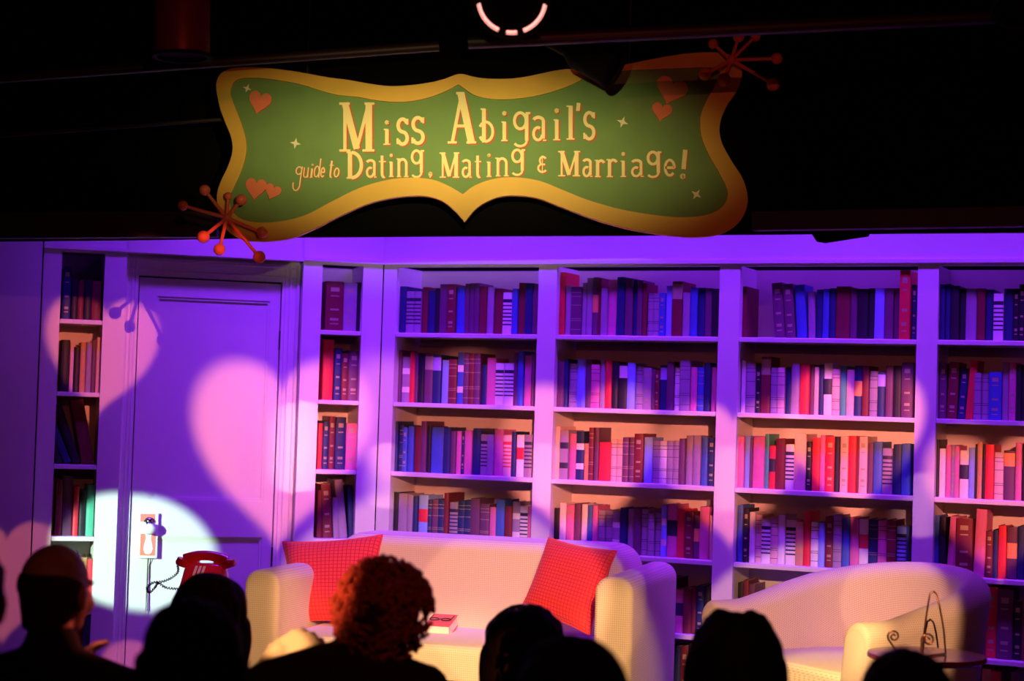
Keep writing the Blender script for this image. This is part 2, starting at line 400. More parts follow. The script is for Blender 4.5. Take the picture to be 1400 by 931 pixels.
for unit, row, (rx, ry, rs), data in ROWS:
    F = FR if unit[0] == 'R' else FL
    zs = SHELFZ[row]
    st, items = data.split('|')
    cur = float(st); seq = []
    for it in items.split():
        if it[0] == '>': cur = float(it[1:]); continue
        p = it.split(':'); xr, yt, code = float(p[0]), float(p[1]), p[2]
        lean = float(p[3]) if len(p) > 3 else 0.0
        ym = (yt + (yt + 60 * rs)) / 2
        pa = (rx + cur / rs, ry + ym / rs); pb = (rx + xr / rs, ry + ym / rs)
        s0, s1 = F.s(*pa, SPINE_D), F.s(*pb, SPINE_D)
        zt = F.z(rx + (cur + xr) / 2 / rs, ry + yt / rs, SPINE_D)
        h = max(zt - zs, 0.08)
        h = min(h, 0.30)
        seq.append(dict(F=F, unit=unit, row=row, s0=s0, s1=s1, h=h, k=code[0], st=code[1:], lean=lean, z=zs,
                        area=(xr - cur) / rs * h))
        cur = xr
    for i, b in enumerate(seq):
        b['i'] = i; b['n'] = len(seq)
        b['l'] = seq[i - 1] if i else None; b['r'] = seq[i + 1] if i + 1 < len(seq) else None
    allbooks += seq

def book_geo(b, q_cover, q_pages, M):
    w = (b['s1'] - b['s0']) - 0.0012; h = b['h']; rnd = random.Random(int(b['s0'] * 10000) + b['row'])
    if b['lean']:
        w = max(w * 0.93 - 0.0, 0.012)
    d = 0.15 + rnd.random() * 0.05
    cm = clothmat(b['k']); t = 0.0028; bl = min(w * 0.22, 0.006)
    # U-shaped cover with a softly rounded spine, plan outline
    out = []
    n = 5
    for k in range(n + 1):
        a = pi * k / n
        out.append((-w / 2 * cos(a), -bl * sin(a) + bl))
    inn = [(w / 2 - t, bl + 0.002), (w / 2 - t, d), (w / 2, d)]
    outl = [(-w / 2, d), ] + out + [(w / 2, d), (w / 2 - t, d), (w / 2 - t, bl + .003), (-w / 2 + t, bl + .003), (-w / 2 + t, d)]
    q_cover.prism(outl, lambda x, y, z: M @ Vector((x, y, z)), 0, h, cm)
    q_pages.box(-w / 2 + t + .0002, w / 2 - t - .0002, bl + 0.0035, d - 0.004, 0.003, h - 0.004, PAGES, M)
    return w, h, bl

def spine_marks(b, w, h, bl, M):
    """one thin connected spine skin; rows and columns carry their own colours"""
    st = b['st']; k = b['k']
    if not st: return []
    rnd = random.Random(int(b['s0'] * 7777) + b['row'])
    light = k in 'WTVGL'; cov = clothmat(k)
    segs = []                                    # (z0, z1, material, columns)
    ALL = range(9)
    if st == 's':
        nm = 'spine_bands'; c = LABR if k == 'T' else LABK
        segs.append((.76, .84, c, ALL))
        for i in range(6): z0 = .22 + .54 * i / 6; segs.append((z0, z0 + .034, c, ALL))
    elif st == 'l':
        nm = 'spine_rules'; c = LABK if light else GILT
        for f in (.12, .30, .34, .62, .80, .88): segs.append((f, f + .0022 / h, c, ALL))
    elif st == 'd':
        nm = 'gilt_lettering'
        for f, hh in ((.80, .08), (.70, .02), (.42, .035), (.2, .05), (.12, .02)):
            f += rnd.uniform(-.015, .015); segs.append((f, f + hh, GILT, (3, 4, 5)))
    elif st == 't':
        nm = 'spine_label'; c = LABP if k == 'N' else (LABO if k == 'P' and b['unit'] == 'R4' else LABW if k == 'K' else GILT)
        segs.append((.68, .95, c, ALL))
    elif st == 'm':
        nm = 'spine_label'; segs.append((.40, .70, LABK if light or k == 'R' else LABO, ALL))
    elif st == 'b':
        nm = 'spine_blocks'; c = LABK if (k == 'V' and b['row'] == 2 and b['unit'] == 'R2') else LABW
        segs += [(.62, .75, c, ALL), (.22, .34, c, ALL)]
    else:
        nm = 'spine_label'; segs.append((.42, .70, LABR, ALL))
    segs.sort(key=lambda a: a[0])
    lv = [.01]; rows = []
    for z0, z1, m, cols in segs:
        if z0 > lv[-1] + 1e-4: lv.append(z0); rows.append((cov, ALL))
        lv.append(z1); rows.append((m, cols))
    if lv[-1] < .985: lv.append(.99); rows.append((cov, ALL))
    W = w / 2; pr = .0006; n = 9; q = MB()
    lo = []
    for i in range(n + 1):
        a = pi / 2 + (pi * i / n - pi / 2) * .94; lo.append((-(W + pr) * cos(a), -(bl + pr) * sin(a) + bl))
    lo += [(x * .96, y + .0016) for x, y in lo][::-1]
    N = len(lo); vs = [M @ Vector((x, y, f * h)) for f in lv for x, y in lo]
    o = len(q.v); q.v += [tuple(v) for v in vs]; kc = q.mi(cov)
    for r, (m, cols) in enumerate(rows):
        km = q.mi(m)
        for c in range(N):
            c2 = (c + 1) % N
            q.f.append((r * N + c, r * N + c2, (r + 1) * N + c2, (r + 1) * N + c)); q.m.append(km if c in cols else kc)
    q.f.append(tuple(range(N))[::-1]); q.m.append(kc); q.f.append(tuple((len(lv) - 1) * N + c for c in range(N))); q.m.append(kc)
    return [(nm, q)]

UNITN = {'R1': 'left-hand wide bay', 'R2': 'second wide bay', 'R3': 'third wide bay', 'R4': 'far right bay', 'N': 'narrow corner bookcase', 'F': 'far left bookcase'}
ROWN = ['top shelf', 'second shelf', 'third shelf', 'fourth shelf', 'fifth shelf', 'lowest shelf']
ORD = ['first', 'second', 'third', 'fourth', 'fifth', 'sixth', 'seventh', 'eighth', 'ninth', 'tenth', 'eleventh', 'twelfth', 'thirteenth', 'fourteenth', 'fifteenth', 'sixteenth', 'seventeenth', 'eighteenth', 'nineteenth', 'twentieth', 'twenty-first', 'twenty-second', 'twenty-third', 'twenty-fourth']
def desc(b):
    s = STY[b['st']]
    return (s + ' ' if s != 'plain' else '') + BC[b['k']][1]
def label(b):
    """look first, then a neighbour when that singles it out within the row, else its count along the shelf"""
    place = ROWN[b['row']] + ', ' + UNITN[b['unit']]
    same = [o for o in allbooks if o['unit'] == b['unit'] and o['row'] == b['row']]
    me = desc(b)
    if sum(desc(o) == me for o in same) == 1: return '%s book on the %s' % (me, place)
    hs = sorted([o['h'] for o in same if desc(o) == me])
    if len(hs) > 1 and b['h'] == hs[-1] and hs[-1] - hs[-2] > .015: return 'tallest %s book on the %s' % (me, place)
    if len(hs) > 1 and b['h'] == hs[0] and hs[1] - hs[0] > .015: return 'shortest %s book on the %s' % (me, place)
    def nb(o): return BC[o['k']][1] if o else None
    for side, word in (('l', 'right of'), ('r', 'left of')):
        if b[side] is None: continue
        key = nb(b[side])
        if sum(desc(o) == me and nb(o[side]) == key for o in same) == 1:
            return '%s book just %s a %s one, %s' % (me, word, key, place)
    l, r = nb(b['l']), nb(b['r'])
    if l and r and sum(desc(o) == me and nb(o['l']) == l and nb(o['r']) == r for o in same) == 1 and len((me + l + r).split()) < 7:
        return '%s book between %s and %s, %s' % (me, l, r, place)
    i = b['i']; n = b['n']
    o = ORD[i] + ' from left' if i <= n / 2 else ORD[n - 1 - i] + ' from right'
    return '%s book, %s, %s' % (me, o, place)

order = sorted(allbooks, key=lambda b: -b['area'])
keep = set(id(b) for b in order[:300])
rest = MB()
seenlab = {}
for b in allbooks:
    F = b['F']
    c = (b['s0'] + b['s1']) / 2
    proud = 0.0
    if b['unit'] == 'R3' and b['row'] == 0 and b['k'] == 'R': proud = -0.045
    rnd = random.Random(int(c * 5000)); yoff = SPINE_D + proud + rnd.uniform(-.006, .012)
    L = Matrix.Identity(4)
    if b['lean']:
        a = radians(b['lean']); h = b['h']; w = (b['s1'] - b['s0'])
        # lean about the lower corner that rests on the shelf
        piv = w / 2 * (1 if a > 0 else -1) * .93
        L = Matrix.Translation((piv, 0, 0)) @ Matrix.Rotation(a, 4, 'Y') @ Matrix.Translation((-piv, 0, 0))
    if id(b) in keep:
        q = MB(); qp = MB(); I = Matrix.Identity(4)
        w, h, bl = book_geo(b, q, qp, I)
        o = q.build('book', M=F.M @ TR(c, yoff, b['z']) @ L)
        lb = label(b)
        seenlab.setdefault(lb, []).append(o)
        tag(o, lb, 'book', 'books on the %s of the %s' % (ROWN[b['row']], UNITN[b['unit']]))
        qp.build('page_block', o)
        for nm, qq in spine_marks(b, w, h, bl, I): qq.build(nm, o)
    else:
        M = F.M @ TR(c, yoff, b['z']) @ L
        w, h, bl = book_geo(b, rest, rest, M)
        for nm, qq in spine_marks(b, w, h, bl, M):
            base = len(rest.v); rest.v += qq.v
            mp = [rest.mi(m) for m in qq.mats]
            for f, mi_ in zip(qq.f, qq.m): rest.f.append(tuple(base + i for i in f)); rest.m.append(mp[mi_])
o = rest.build('small_books')
tag(o, 'the slimmer and smaller books standing among the larger ones on all the shelves', 'books', kind='stuff')
print('BOOKS', len(allbooks), 'DUPLABELS', [k for k, v in seenlab.items() if len(v) > 1][:10], max(len(k.split()) for k in seenlab))
# ------------------------------------------------------------------ hanging sign
SY = 6.9
GREEN = mat('sign_green', (.15, .29, .075), 0.6, var=0.18, vscale=6, bump=.05)
GOLD = mat('sign_gold', (.80, .48, .05), 0.5, var=0.12, vscale=5)
CREAM = mat('sign_cream', (.95, .80, .36), 0.5)
RUST = mat('sign_rust', (.55, .10, .03), 0.6)
HEARTM = mat('sign_heart_orange', (.85, .20, .08), 0.5, var=.1)
STARM = mat('sign_star', (.9, .85, .55), 0.5)
JACKM = mat('starburst_salmon', (.80, .16, .08), 0.4, var=.1)

def smooth_closed(pts, corners, n=5):
    """Catmull-Rom through pts, sharp at the listed indices"""
    out = []; N = len(pts)
    for i in range(N):
        p1 = Vector(pts[i]); p2 = Vector(pts[(i + 1) % N])
        p0 = Vector(pts[i - 1]) if i not in corners else p1 - (p2 - p1)
        p3 = Vector(pts[(i + 2) % N]) if (i + 1) % N not in corners else p2 + (p2 - p1)
        for k in range(n):
            t = k / n
            q = 0.5 * ((2 * p1) + (p2 - p0) * t + (2 * p0 - 5 * p1 + 4 * p2 - p3) * t * t + (3 * p1 - p0 - 3 * p2 + p3) * t ** 3)
            out.append((q.x, q.y))
    return out

def signpt(x, y, t):      # pixel outline laid on the plane of the sign, t metres towards the audience
    p = P(x, y, SY); return Vector((p.x, p.y - t, p.z))

OUT = [(297, 112), (300, 142), (308, 166), (317, 189), (318.5, 208), (312.5, 228), (303, 248), (297.5, 267), (300, 292), (311, 315), (333, 328), (363, 330.5), (398, 326), (429, 314), (467, 295), (504, 279), (541, 270.5), (579, 268.5), (604, 275), (622, 289),
       (635.5, 304), (653, 284), (679, 270.6), (705, 268), (735, 271.5), (768, 284), (817, 302), (866, 315), (916, 322.5), (955, 324.5), (988, 319), (1011, 303), (1021.5, 277), (1016, 247.6), (998, 218), (985, 192), (984, 169), (993, 146), (1008, 123), (1014, 100), (1008, 82),
       (985, 73), (940, 74), (890, 82), (850, 90), (810, 96), (784, 95), (761, 97), (728, 104), (702, 108), (669, 108.5), (648, 106), (628, 102), (604, 110), (573, 116), (535, 118.6), (504, 115), (473, 109.6), (448, 106.5), (400, 98), (350, 93), (312, 96)]
INN = [(316, 124), (319, 139), (331, 170), (337.5, 195), (336.5, 214), (330, 236), (320, 258), (314, 275), (323.5, 295), (345, 303.7), (379.5, 303.7), (417, 295), (454, 276), (492, 257.6), (529, 246.7), (560, 243.5), (591, 246), (613, 254.5),
       (633, 266), (649.6, 254), (676, 245), (705, 243), (738, 248), (771, 261), (804, 274), (850, 287), (899, 295), (935, 297.5), (968, 293.6), (988, 282), (994.5, 264), (985, 241), (968, 211), (958, 185), (957.5, 159), (967, 136), (978, 116), (984, 98),
       (965, 93), (930, 94), (880, 96), (840, 98), (809, 103), (778, 118), (745, 129), (712, 135), (680, 136.5), (649.6, 131), (627, 116), (610, 125), (585, 134.5), (554, 140), (523, 139), (491.7, 133.6), (460.5, 130), (435.6, 123.6), (414, 116.8), (386, 111), (350, 107), (325, 110)]
sign = empty('hanging_sign', loc=(P(640, 205, SY)))
tag(sign, 'green scalloped show sign with a gold border, cream lettering and hearts, hanging above the bookcases', 'sign')
SO = sign.location.copy()
def bsign(q, name, parent=None, smooth=None):
    o = q.build(name, None, smooth, org=SO)
    o.location = (0, 0, 0); o.parent = parent or sign
    return o
outp = smooth_closed(OUT, {20}); innp = smooth_closed(INN, {18, 48})
q = MB(); q.prism(innp, signpt, -0.02, 0.0, GREEN); bsign(q, 'panel')
# gold border: outline minus the panel, as a triangulated frame
from mathutils.geometry import tessellate_polygon
def frame_mesh(q, o, i, t0, t1, m):
    polys = [[Vector((x, y, 0)) for x, y in o], [Vector((x, y, 0)) for x, y in i][::-1]]
    flat = o + i[::-1]; n = len(flat); no = len(o)
    tri = tessellate_polygon(polys)
    vs = [signpt(x, y, t0) for x, y in flat] + [signpt(x, y, t1) for x, y in flat]
    fs = [tuple(t) for t in tri] + [tuple(a + n for a in t)[::-1] for t in tri]
    for a, b in ((0, no), (no, n)):
        k = b - a
        fs += [(a + j, a + (j + 1) % k, n + a + (j + 1) % k, n + a + j) for j in range(k)]
    q.add(vs, fs, m)
q = MB(); frame_mesh(q, outp, innp, -0.022, 0.014, GOLD); bsign(q, 'border')

def heart_poly(cx, cy, w, h, rot):
    pts = []
    for k in range(40):
        t = 2 * pi * k / 40
        x = sin(t) ** 3; y = -(13 * cos(t) - 5 * cos(2 * t) - 2 * cos(3 * t) - cos(4 * t)) / 16 - .1
        x *= w / 2; y *= h / 2
        a = radians(rot); pts.append((cx + x * cos(a) - y * sin(a), cy + x * sin(a) + y * cos(a)))
    return pts
for (cx, cy, ww, hh, rot, dz) in ((355, 141, 31, 36, 14, .0), (350, 259, 29, 34, 8, 0), (373, 263, 22, 24, 22, .003), (917, 125, 44, 42, 18, 0), (904, 154, 28, 29, 12, .003)):
    q = MB(); q.prism(heart_poly(cx, cy, ww, hh, rot), signpt, dz, dz + .010, HEARTM); bsign(q, 'heart')
def star_poly(cx, cy, r, rot):
    return [(cx + (r if k % 2 == 0 else r * .36) * cos(radians(rot + k * 45)), cy + (r if k % 2 == 0 else r * .36) * sin(radians(rot + k * 45))) for k in range(8)]
for (cx, cy, r, rot) in ((404, 196, 7.5, 10), (338, 121, 6, 20), (851, 167, 8, 20), (952, 266, 8, 35)):
    q = MB(); q.prism(star_poly(cx, cy, r, rot), signpt, 0, .004, STARM); bsign(q, 'star')

# hand-made lettering: every glyph is a list of strokes inside a unit box (x right, y down), stroke = (points, width)
def arc(cx, cy, rx, ry, a0, a1, n=14):
    return [(cx + rx * cos(radians(a0 + (a1 - a0) * k / n)), cy + ry * sin(radians(a0 + (a1 - a0) * k / n))) for k in range(n + 1)]
TK, TN, SR = .19, .09, .055
def serif(x0, x1, y): return ([(x0, y), (x1, y)], 'h')
GL = {
 'M': [([(.16, 0), (.16, 1)], .5), ([(.16, 0), (.5, .95)], 1), ([(.5, .95), (.84, 0)], .5), ([(.84, 0), (.84, 1)], 1), serif(0, .3, .015), serif(.0, .32, .985), serif(.66, 1, .985), serif(.72, 1, .015)],
 'A': [([(.5, 0), (.16, 1)], .5), ([(.46, 0), (.84, 1)], 1.1), ([(.27, .66), (.72, .66)], .45), serif(0, .32, .985), serif(.66, 1, .985), serif(.3, .56, .01)],
 'D': [([(.2, 0), (.2, 1)], 1), (arc(.3, .5, .58, .48, -90, 90), .8), serif(0, .4, .015), serif(0, .4, .985)],
 'i': [([(.5, .36), (.5, 1)], 1), (arc(.5, .08, .10, .03, 0, 360, 8), .8), serif(.15, .6, .37), serif(.1, .9, .985)],
 'I': [([(.5, 0), (.5, 1)], 1), serif(.1, .6, .015), serif(.1, .9, .985)],
 'l': [([(.5, 0), (.5, 1)], 1), serif(.1, .6, .015), serif(.1, .9, .985)],
 's': [(arc(.5, .27, .32, .24, -20, -270) + arc(.5, .75, .33, .23, -90, 160), .75), ([(.84, .02), (.84, .24)], .45), ([(.14, .76), (.14, .98)], .45)],
 'b': [([(.22, 0), (.22, 1)], 1), (arc(.35, .68, .45, .29, -150, 150), .7), serif(0, .3, .01)],
 'g': [(arc(.45, .26, .32, .23, 0, 360, 20), .75), ([(.8, .06), (.8, .82)], .9), (arc(.45, .82, .35, .16, 0, 150), .6), ([(.74, .04), (1, .04)], .5)],
 'a': [(arc(.45, .18, .34, .16, -160, 0) + [(.79, .9)], .8), (arc(.42, .70, .30, .26, -60, -350, 16), .7), serif(.75, 1, .97)],
 'n': [([(.2, 0), (.2, 1)], .9), (arc(.5, .3, .3, .26, -160, 0) + [(.8, 1)], .85), serif(0, .24, .02), serif(.04, .38, .985), serif(.62, .98, .985)],
 't': [([(.45, 0), (.45, .82)] + arc(.65, .82, .2, .15, 180, 60, 6), .9), serif(.1, .9, .27)],
 'r': [([(.28, 0), (.28, 1)], 1), (arc(.62, .3, .34, .26, -170, -30, 8), .8), serif(0, .3, .02), serif(.02, .6, .985)],
 'e': [([(.18, .48), (.82, .48)] + arc(.5, .48, .33, .44, 0, -320, 20), .75)],
 '!': [([(.62, 0), (.45, .68)], 1.1), (arc(.38, .93, .08, .04, 0, 360, 8), 1)],
 "'": [([(.6, 0), (.4, 1)], 1.5)],
 ',': [(arc(.5, .4, .2, .2, 0, 360, 8), 1.2), ([(.6, .5), (.4, 1)], .8)],
 '&': [(arc(.55, .25, .28, .22, -30, -200) + arc(.5, .73, .38, .24, -110, -330, 14), .7), ([(.42, .5), (.75, .5)], .6), ([(.5, -.05), (.5, 1.05)], .3)],
 'u': [([(.2, 0), (.2, .7)] + arc(.5, .72, .3, .25, 180, 0) + [(.8, 0)], .6), ([(.8, 0), (.85, 1)], .6)],
 'd': [(arc(.42, .68, .32, .28, 0, 360, 16), .6), ([(.78, 0), (.78, 1)], .6)],
 'o': [(arc(.5, .5, .34, .42, 0, 360, 18), .7)],
 'y': [(arc(.5, .16, .3, .15, 0, 360, 16), .6), ([(.8, .0), (.75, .7)] + arc(.4, .72, .36, .24, 0, 200, 10), .6)],
}
def strip(q, pts, wpx, t, m, flat=False):
    """a stroke in sign pixels as a raised ribbon"""
    n = len(pts); L = []; R = []
    for i in range(n):
        a = Vector(pts[max(i - 1, 0)]); b = Vector(pts[min(i + 1, n - 1)]); d = b - a
        if d.length < 1e-6: d = Vector((1, 0))
        d.normalize(); nn = Vector((-d.y, d.x)) * wpx / 2; p = Vector(pts[i])
        L.append(p + nn); R.append(p - nn)
    vs = [signpt(v.x, v.y, t[1]) for v in L + R] + [signpt(v.x, v.y, t[0]) for v in L + R]
    fs = []
    for i in range(n - 1):
        fs += [(i, i + 1, n + i + 1, n + i), (2 * n + i, 3 * n + i, 3 * n + i + 1, 2 * n + i + 1), (i, 2 * n + i, 2 * n + i + 1, i + 1), (n + i, n + i + 1, 3 * n + i + 1, 3 * n + i)]
    fs += [(0, n, 3 * n, 2 * n), (n - 1, 3 * n - 1, 4 * n - 1, 2 * n - 1)]
    q.add(vs, fs, m)
def glyph(ch, x0, x1, y0, y1, wk, name='letter', col=CREAM, sh=(2.2, 1.6), slant=0.0):
    for pas in (0, 1):
        q = MB(); dx, dy = (sh if pas else (0, 0)); m = RUST if pas else col
        for j, (pts, w) in enumerate(GL[ch]):
            pp = [(x0 + (x1 - x0) * x + dx + slant * (1 - y) * (y1 - y0), y0 + (y1 - y0) * y + dy) for x, y in pts]
            if w == 'h': wd = wk * .34
            else: wd = wk * w
            tt = (.0, .0022 + j * .0002) if pas else (.0025, .0065 + j * .0002)
            strip(q, pp, wd, tt, m)
        o = bsign(q, 'drop_shadow' if pas else name, None if pas == 0 else last)
        if pas: o.location = (0, 0, 0)
        last = o
L1 = [('M', 464, 512, 141, 207, 9), ('i', 523, 535, 165, 198, 5), ('s', 541, 560, 162, 198, 6.5), ('s', 561, 582, 160, 197, 6.5), ('A', 612, 651, 127, 196, 9),
      ('b', 657, 678, 149, 195, 5.5), ('i', 684, 695, 152, 193, 5), ('g', 700, 725, 153, 201, 5.5), ('a', 727, 747, 160, 193, 5.5), ('i', 755, 767, 148, 192, 5), ('l', 773, 787, 145, 191, 5.5), ("'", 788, 793, 141, 152, 3.5), ('s', 796, 815, 153, 191, 6)]
L2 = [('D', 474, 497, 208, 244, 6), ('a', 500, 515, 219, 243, 4.4), ('t', 517, 529, 213, 243, 4.2), ('i', 531, 539, 210, 242, 4), ('n', 542, 559, 217, 242, 4.2), ('g', 561, 580, 205, 243, 4.6), (',', 586, 591, 235, 243, 3),
      ('M', 601, 628, 209, 243, 5.2), ('a', 631, 645, 219, 243, 4.4), ('t', 648, 659, 213, 243, 4.2), ('i', 664, 673, 210, 242, 4), ('n', 677, 696, 216, 241, 4.2), ('g', 698, 718, 204, 240, 4.8), ('&', 734, 749, 214, 236, 4),
      ('M', 763, 793, 207, 241, 5.4), ('a', 796, 810, 218, 242, 4.6), ('r', 813, 827, 219, 242, 4.6), ('r', 829, 844, 218, 242, 4.6), ('i', 847, 857, 208, 242, 4.2), ('a', 862, 880, 219, 242, 4.6), ('g', 883, 904, 207, 243, 5.2), ('e', 906, 925, 218, 242, 4.8), ('!', 928, 942, 205, 244, 5.5)]
for a in L1: glyph(*a)
for a in L2: glyph(*a, sh=(1.6, 1.2))
for a in (('y', 399, 412, 228, 262, 2.6), ('u', 413, 422, 229, 243, 2.6), ('i', 423, 428, 224, 243, 2.6), ('d', 428, 438, 217, 243, 2.6), ('e', 437, 444, 229, 243, 2.6), ('t', 448, 455, 220, 243, 2.6), ('o', 455, 464, 229, 243, 2.6)):
    glyph(*a, sh=(1.2, 1.0), slant=.12)

# hangers
q = MB()
for px in (420, 860):
    q = MB()
    p = signpt(px, 100, -.01); q.tube([p, (p.x, p.y, 4.3)], .004, DARKM, 6); bsign(q, "hanging_wire")
#

# starbursts: each a thing fixed over a corner of the sign
def starburst(cx, cy, arms, depth, label):
    c = P(cx, cy, SY - depth)
    q = MB(); q.ball((0, 0, 0), .018, JACKM, 3); root = q.build('starburst', sign, 60); root.location = c - SO; root['label'] = label
    for (px, py, dz, r) in arms:
        e = P(px, py, SY - depth - dz)
        d = (e - c); L = d.length; R_ = r * SY / FPX; pts = []; rr = []
        for k in range(7): pts.append(d * (k / 6 * (1 - R_ * .9 / L))); rr.append(.0075 - .0015 * k / 6)
        for k in range(1, 12): a = pi * (.08 + .92 * k / 11); pts.append(d - d.normalized() * R_ * cos(a)); rr.append(max(R_ * sin(a), 1e-4))
        q = MB(); q.tube(pts, rr, JACKM, 14); q.build('ball_tipped_arm', root, 50)
starburst(310, 298, ((280, 260, .0, 7.5), (250, 281, .05, 7), (278, 324, .09, 8.5), (300, 341, .06, 8.2), (354.5, 351.5, .12, 8.5), (358, 318, -.0, 8), (330, 273, .04, 7.5), (312, 268, -.0, 5.5)), .06,
          'salmon ball-tipped starburst on the lit lower left corner of the green sign')
starburst(1000, 82, ((964, 101, .05, 9), (990, 109, .05, 9), (1057, 115, .03, 9.5), (1062, 80, 0, 8), (1010, 50, .05, 8), (975, 60, 0, 7), (1033, 50, 0, 7)), .06,
          'dim ball-tipped starburst at the unlit upper right corner of the green sign')

# ------------------------------------------------------------------ black masking above the set
def at(px, py, Y): return P(px, py, Y)
VY = lambda px: 7.55 - .52 * (px / 1020) if px < 1020 else 7.03 - .36 * ((px - 1020) / 380)
q = MB()
bot = [(-120, 330), (0, 329), (200, 327), (400, 323.5), (600, 322), (850, 321), (1100, 319), (1400, 317), (1520, 316)]
vs = []; 
for px, py in bot:
    p = P(px, py, VY(px)); vs += [p, p + Vector((0, .05, 0)), Vector((p.x, p.y + .05, 4.3)), Vector((p.x, p.y, 4.3))]
fs = []
for k in range(len(bot) - 1):
    a = 4 * k; b = a + 4
    for j in range(4): fs.append((a + j, a + (j + 1) % 4, b + (j + 1) % 4, b + j))
fs += [(0, 1, 2, 3), tuple(4 * (len(bot) - 1) + j for j in (3, 2, 1, 0))]
q.add(vs, fs, BLACK)
val = q.build('valance'); tag(val, 'flat black masking valance hanging across the set just behind the green sign', 'valance')
# a batten under the left end
def beam(name, p0, p1, sy, sz, m, lab, cat, off=0):
    d = (p1 - p0); L = d.length; d.normalize(); sd = Vector((-d.y, d.x, 0)).normalized(); up = d.cross(sd)
    if up.z < 0: up = -up
    q = MB(); loops = []
    for p in (p0, p1): loops.append([p + sd * a + up * b for a, b in ((-sy, -sz), (sy, -sz), (sy, sz), (-sy, sz))])
    q.ring(loops, m); o = q.build(name); tag(o, lab, cat)
    for f in (.3, .7): 
        p = p0.lerp(p1, f); q = MB(); q.tube([p, Vector((p.x, p.y, 4.31))], .006, BLACK, 8); q.build('hanger_rod', o, 50)
    return o
NAVYD = mat('blueblack_batten', (.018, .012, .05), .6, var=.2)
beam('batten', P(-40, 309, 7.1), P(298, 307, 7.1), .03, .05, NAVYD, 'blue-black timber batten low across the upper left, level with the sign starburst', 'batten')
beam('batten', P(1030, 303, 6.88), P(1450, 296, 6.48), .03, .035, NAVYD, 'blue-black timber batten running right from behind the sign to the frame edge', 'batten')
q = MB(); e0 = P(1112, 316, 6.9); 
q.prism([(1110, 318), (1190, 318), (1188, 323), (1130, 332), (1118, 330)], lambda x, y, t: P(x, y, 6.9) + Vector((0, t, 0)), 0, .02, BLACK)
q.build('metal_flap', val)
# pipes of the lighting grid
PIPE = mat('grid_pipe', (.035, .022, .024), .45, metal=.2)
def hangrods(o, a, b):
    for f in (.12, .88):
        p = a.lerp(b, f); q = MB(); q.tube([p, Vector((p.x, p.y, 4.31))], .006, BLACK, 8); q.build('hanger_rod', o, 50)
def pipe(a, b, r, lab):
    q = MB(); q.tube([a + (b - a) * k / 6 for k in range(7)], r, PIPE, 14); o = q.build('grid_pipe', smooth=50); tag(o, lab, 'pipe'); hangrods(o, a, b)
pipe(P(-60, 111, 6.3), P(600, 63, 6.3), .018, 'thin dark grid pipe running over the left end of the sign')
pipe(P(640, 57, 6.0), P(1460, 18, 6.0), .024, 'thicker reddish grid pipe running right above the sign to the frame edge')
pipe(P(-60, 190, 7.0), P(305, 163, 7.0), .008, 'very thin dark rod beside the upper left edge of the sign')
# stage lamps
CANM = mat('lamp_can_black', (.006, .005, .006), .8, spec=.08)
CANR = mat('lamp_can_red_lit', (.22, .02, .03), .4, metal=.2)  # red light falling on the can, put into its body colour
BRASS = mat('lamp_rim_yellow', (.75, .65, .15), .35, metal=.3)
def can(name, top, axis, L, r0, r1, body, label, cat='stage lamp', glow=None, yoke=True, lens=None):
    axis = axis.normalized()
    if lens is not None: top = lens - axis * L
    rot = axis.to_track_quat('Z', 'Y').to_matrix().to_4x4()
    root = empty(name, M=Matrix.Translation(top) @ rot); tag(root, label, cat)
    q = MB(); q.lathe([(r0 * .55, -.02), (r0, .02), (r0, L * .35), (r1, L * .5), (r1, L), (r1 * .93, L), (r1 * .93, L * .6), (r0 * .6, L * .55), (.001, L * .54)], body, 28); q.build('housing', root, 40)
    q = MB(); q.lathe([(r1 * 1.0, L), (r1 * 1.08, L), (r1 * 1.08, L + .012), (r1 * .9, L + .012), (r1 * .9, L)], CANM, 28); q.build('gel_frame', root, 40)
    if body is CANR:
        q = MB(); q.lathe([(r1 + .001, L - .20), (r1 + .004, L - .20), (r1 + .004, L - .19), (r1 + .001, L - .19)], BRASS, 28); q.build('yellow_band', root, 40)
    if yoke:
        q = MB(); q.tube([Vector((r1 * 1.1 * cos(a), 0, L * .5 - r1 * 1.6 * sin(a))) for a in [pi * k / 12 for k in range(13)]], .007, CANM, 8); q.build('yoke', root, 40)
    if glow:
        q = MB()
        for a0, a1, rr in glow:
            q.tube([Vector((rr * cos(radians(a)), rr * sin(radians(a)), L + .004)) for a in [a0 + (a1 - a0) * k / 14 for k in range(15)]], .0085, GLOWM, 8)
        q.build('glowing_lens_edge', root, 50)
    return root
GLOWM = emis('hot_lens_glow', (1.0, .35, .30), 2.2)
can('stage_lamp', P(250, -95, 5.6) , Vector((0.03, 0, -1)), .385, .055, .085, CANR, 'dark red-lit cylindrical stage lamp with a yellow rim hanging at the top left')
can('stage_lamp', None, Vector((.0, -.9, -.35)), .2, .07, .108, CANM, 'stage lamp with a glowing pink-white lens edge at the top centre', glow=[(190, 248, .1), (262, 280, .1), (292, 352, .1)], lens=P(700, -2, 5.2))
can('stage_lamp', None, Vector((.28, -.12, -.16)), .27, .04, .066, CANM, 'unlit black stage lamp tilted in front of the top edge of the sign', yoke=True, lens=P(836, 92, 6.2))
can('stage_lamp', P(1392, -28, 5.4), Vector((-.1, -.3, -.5)), .12, .05, .07, mat('lamp_can_violet', (.06, .02, .12), .4), 'violet-tinted stage lamp peeking in at the top right corner')
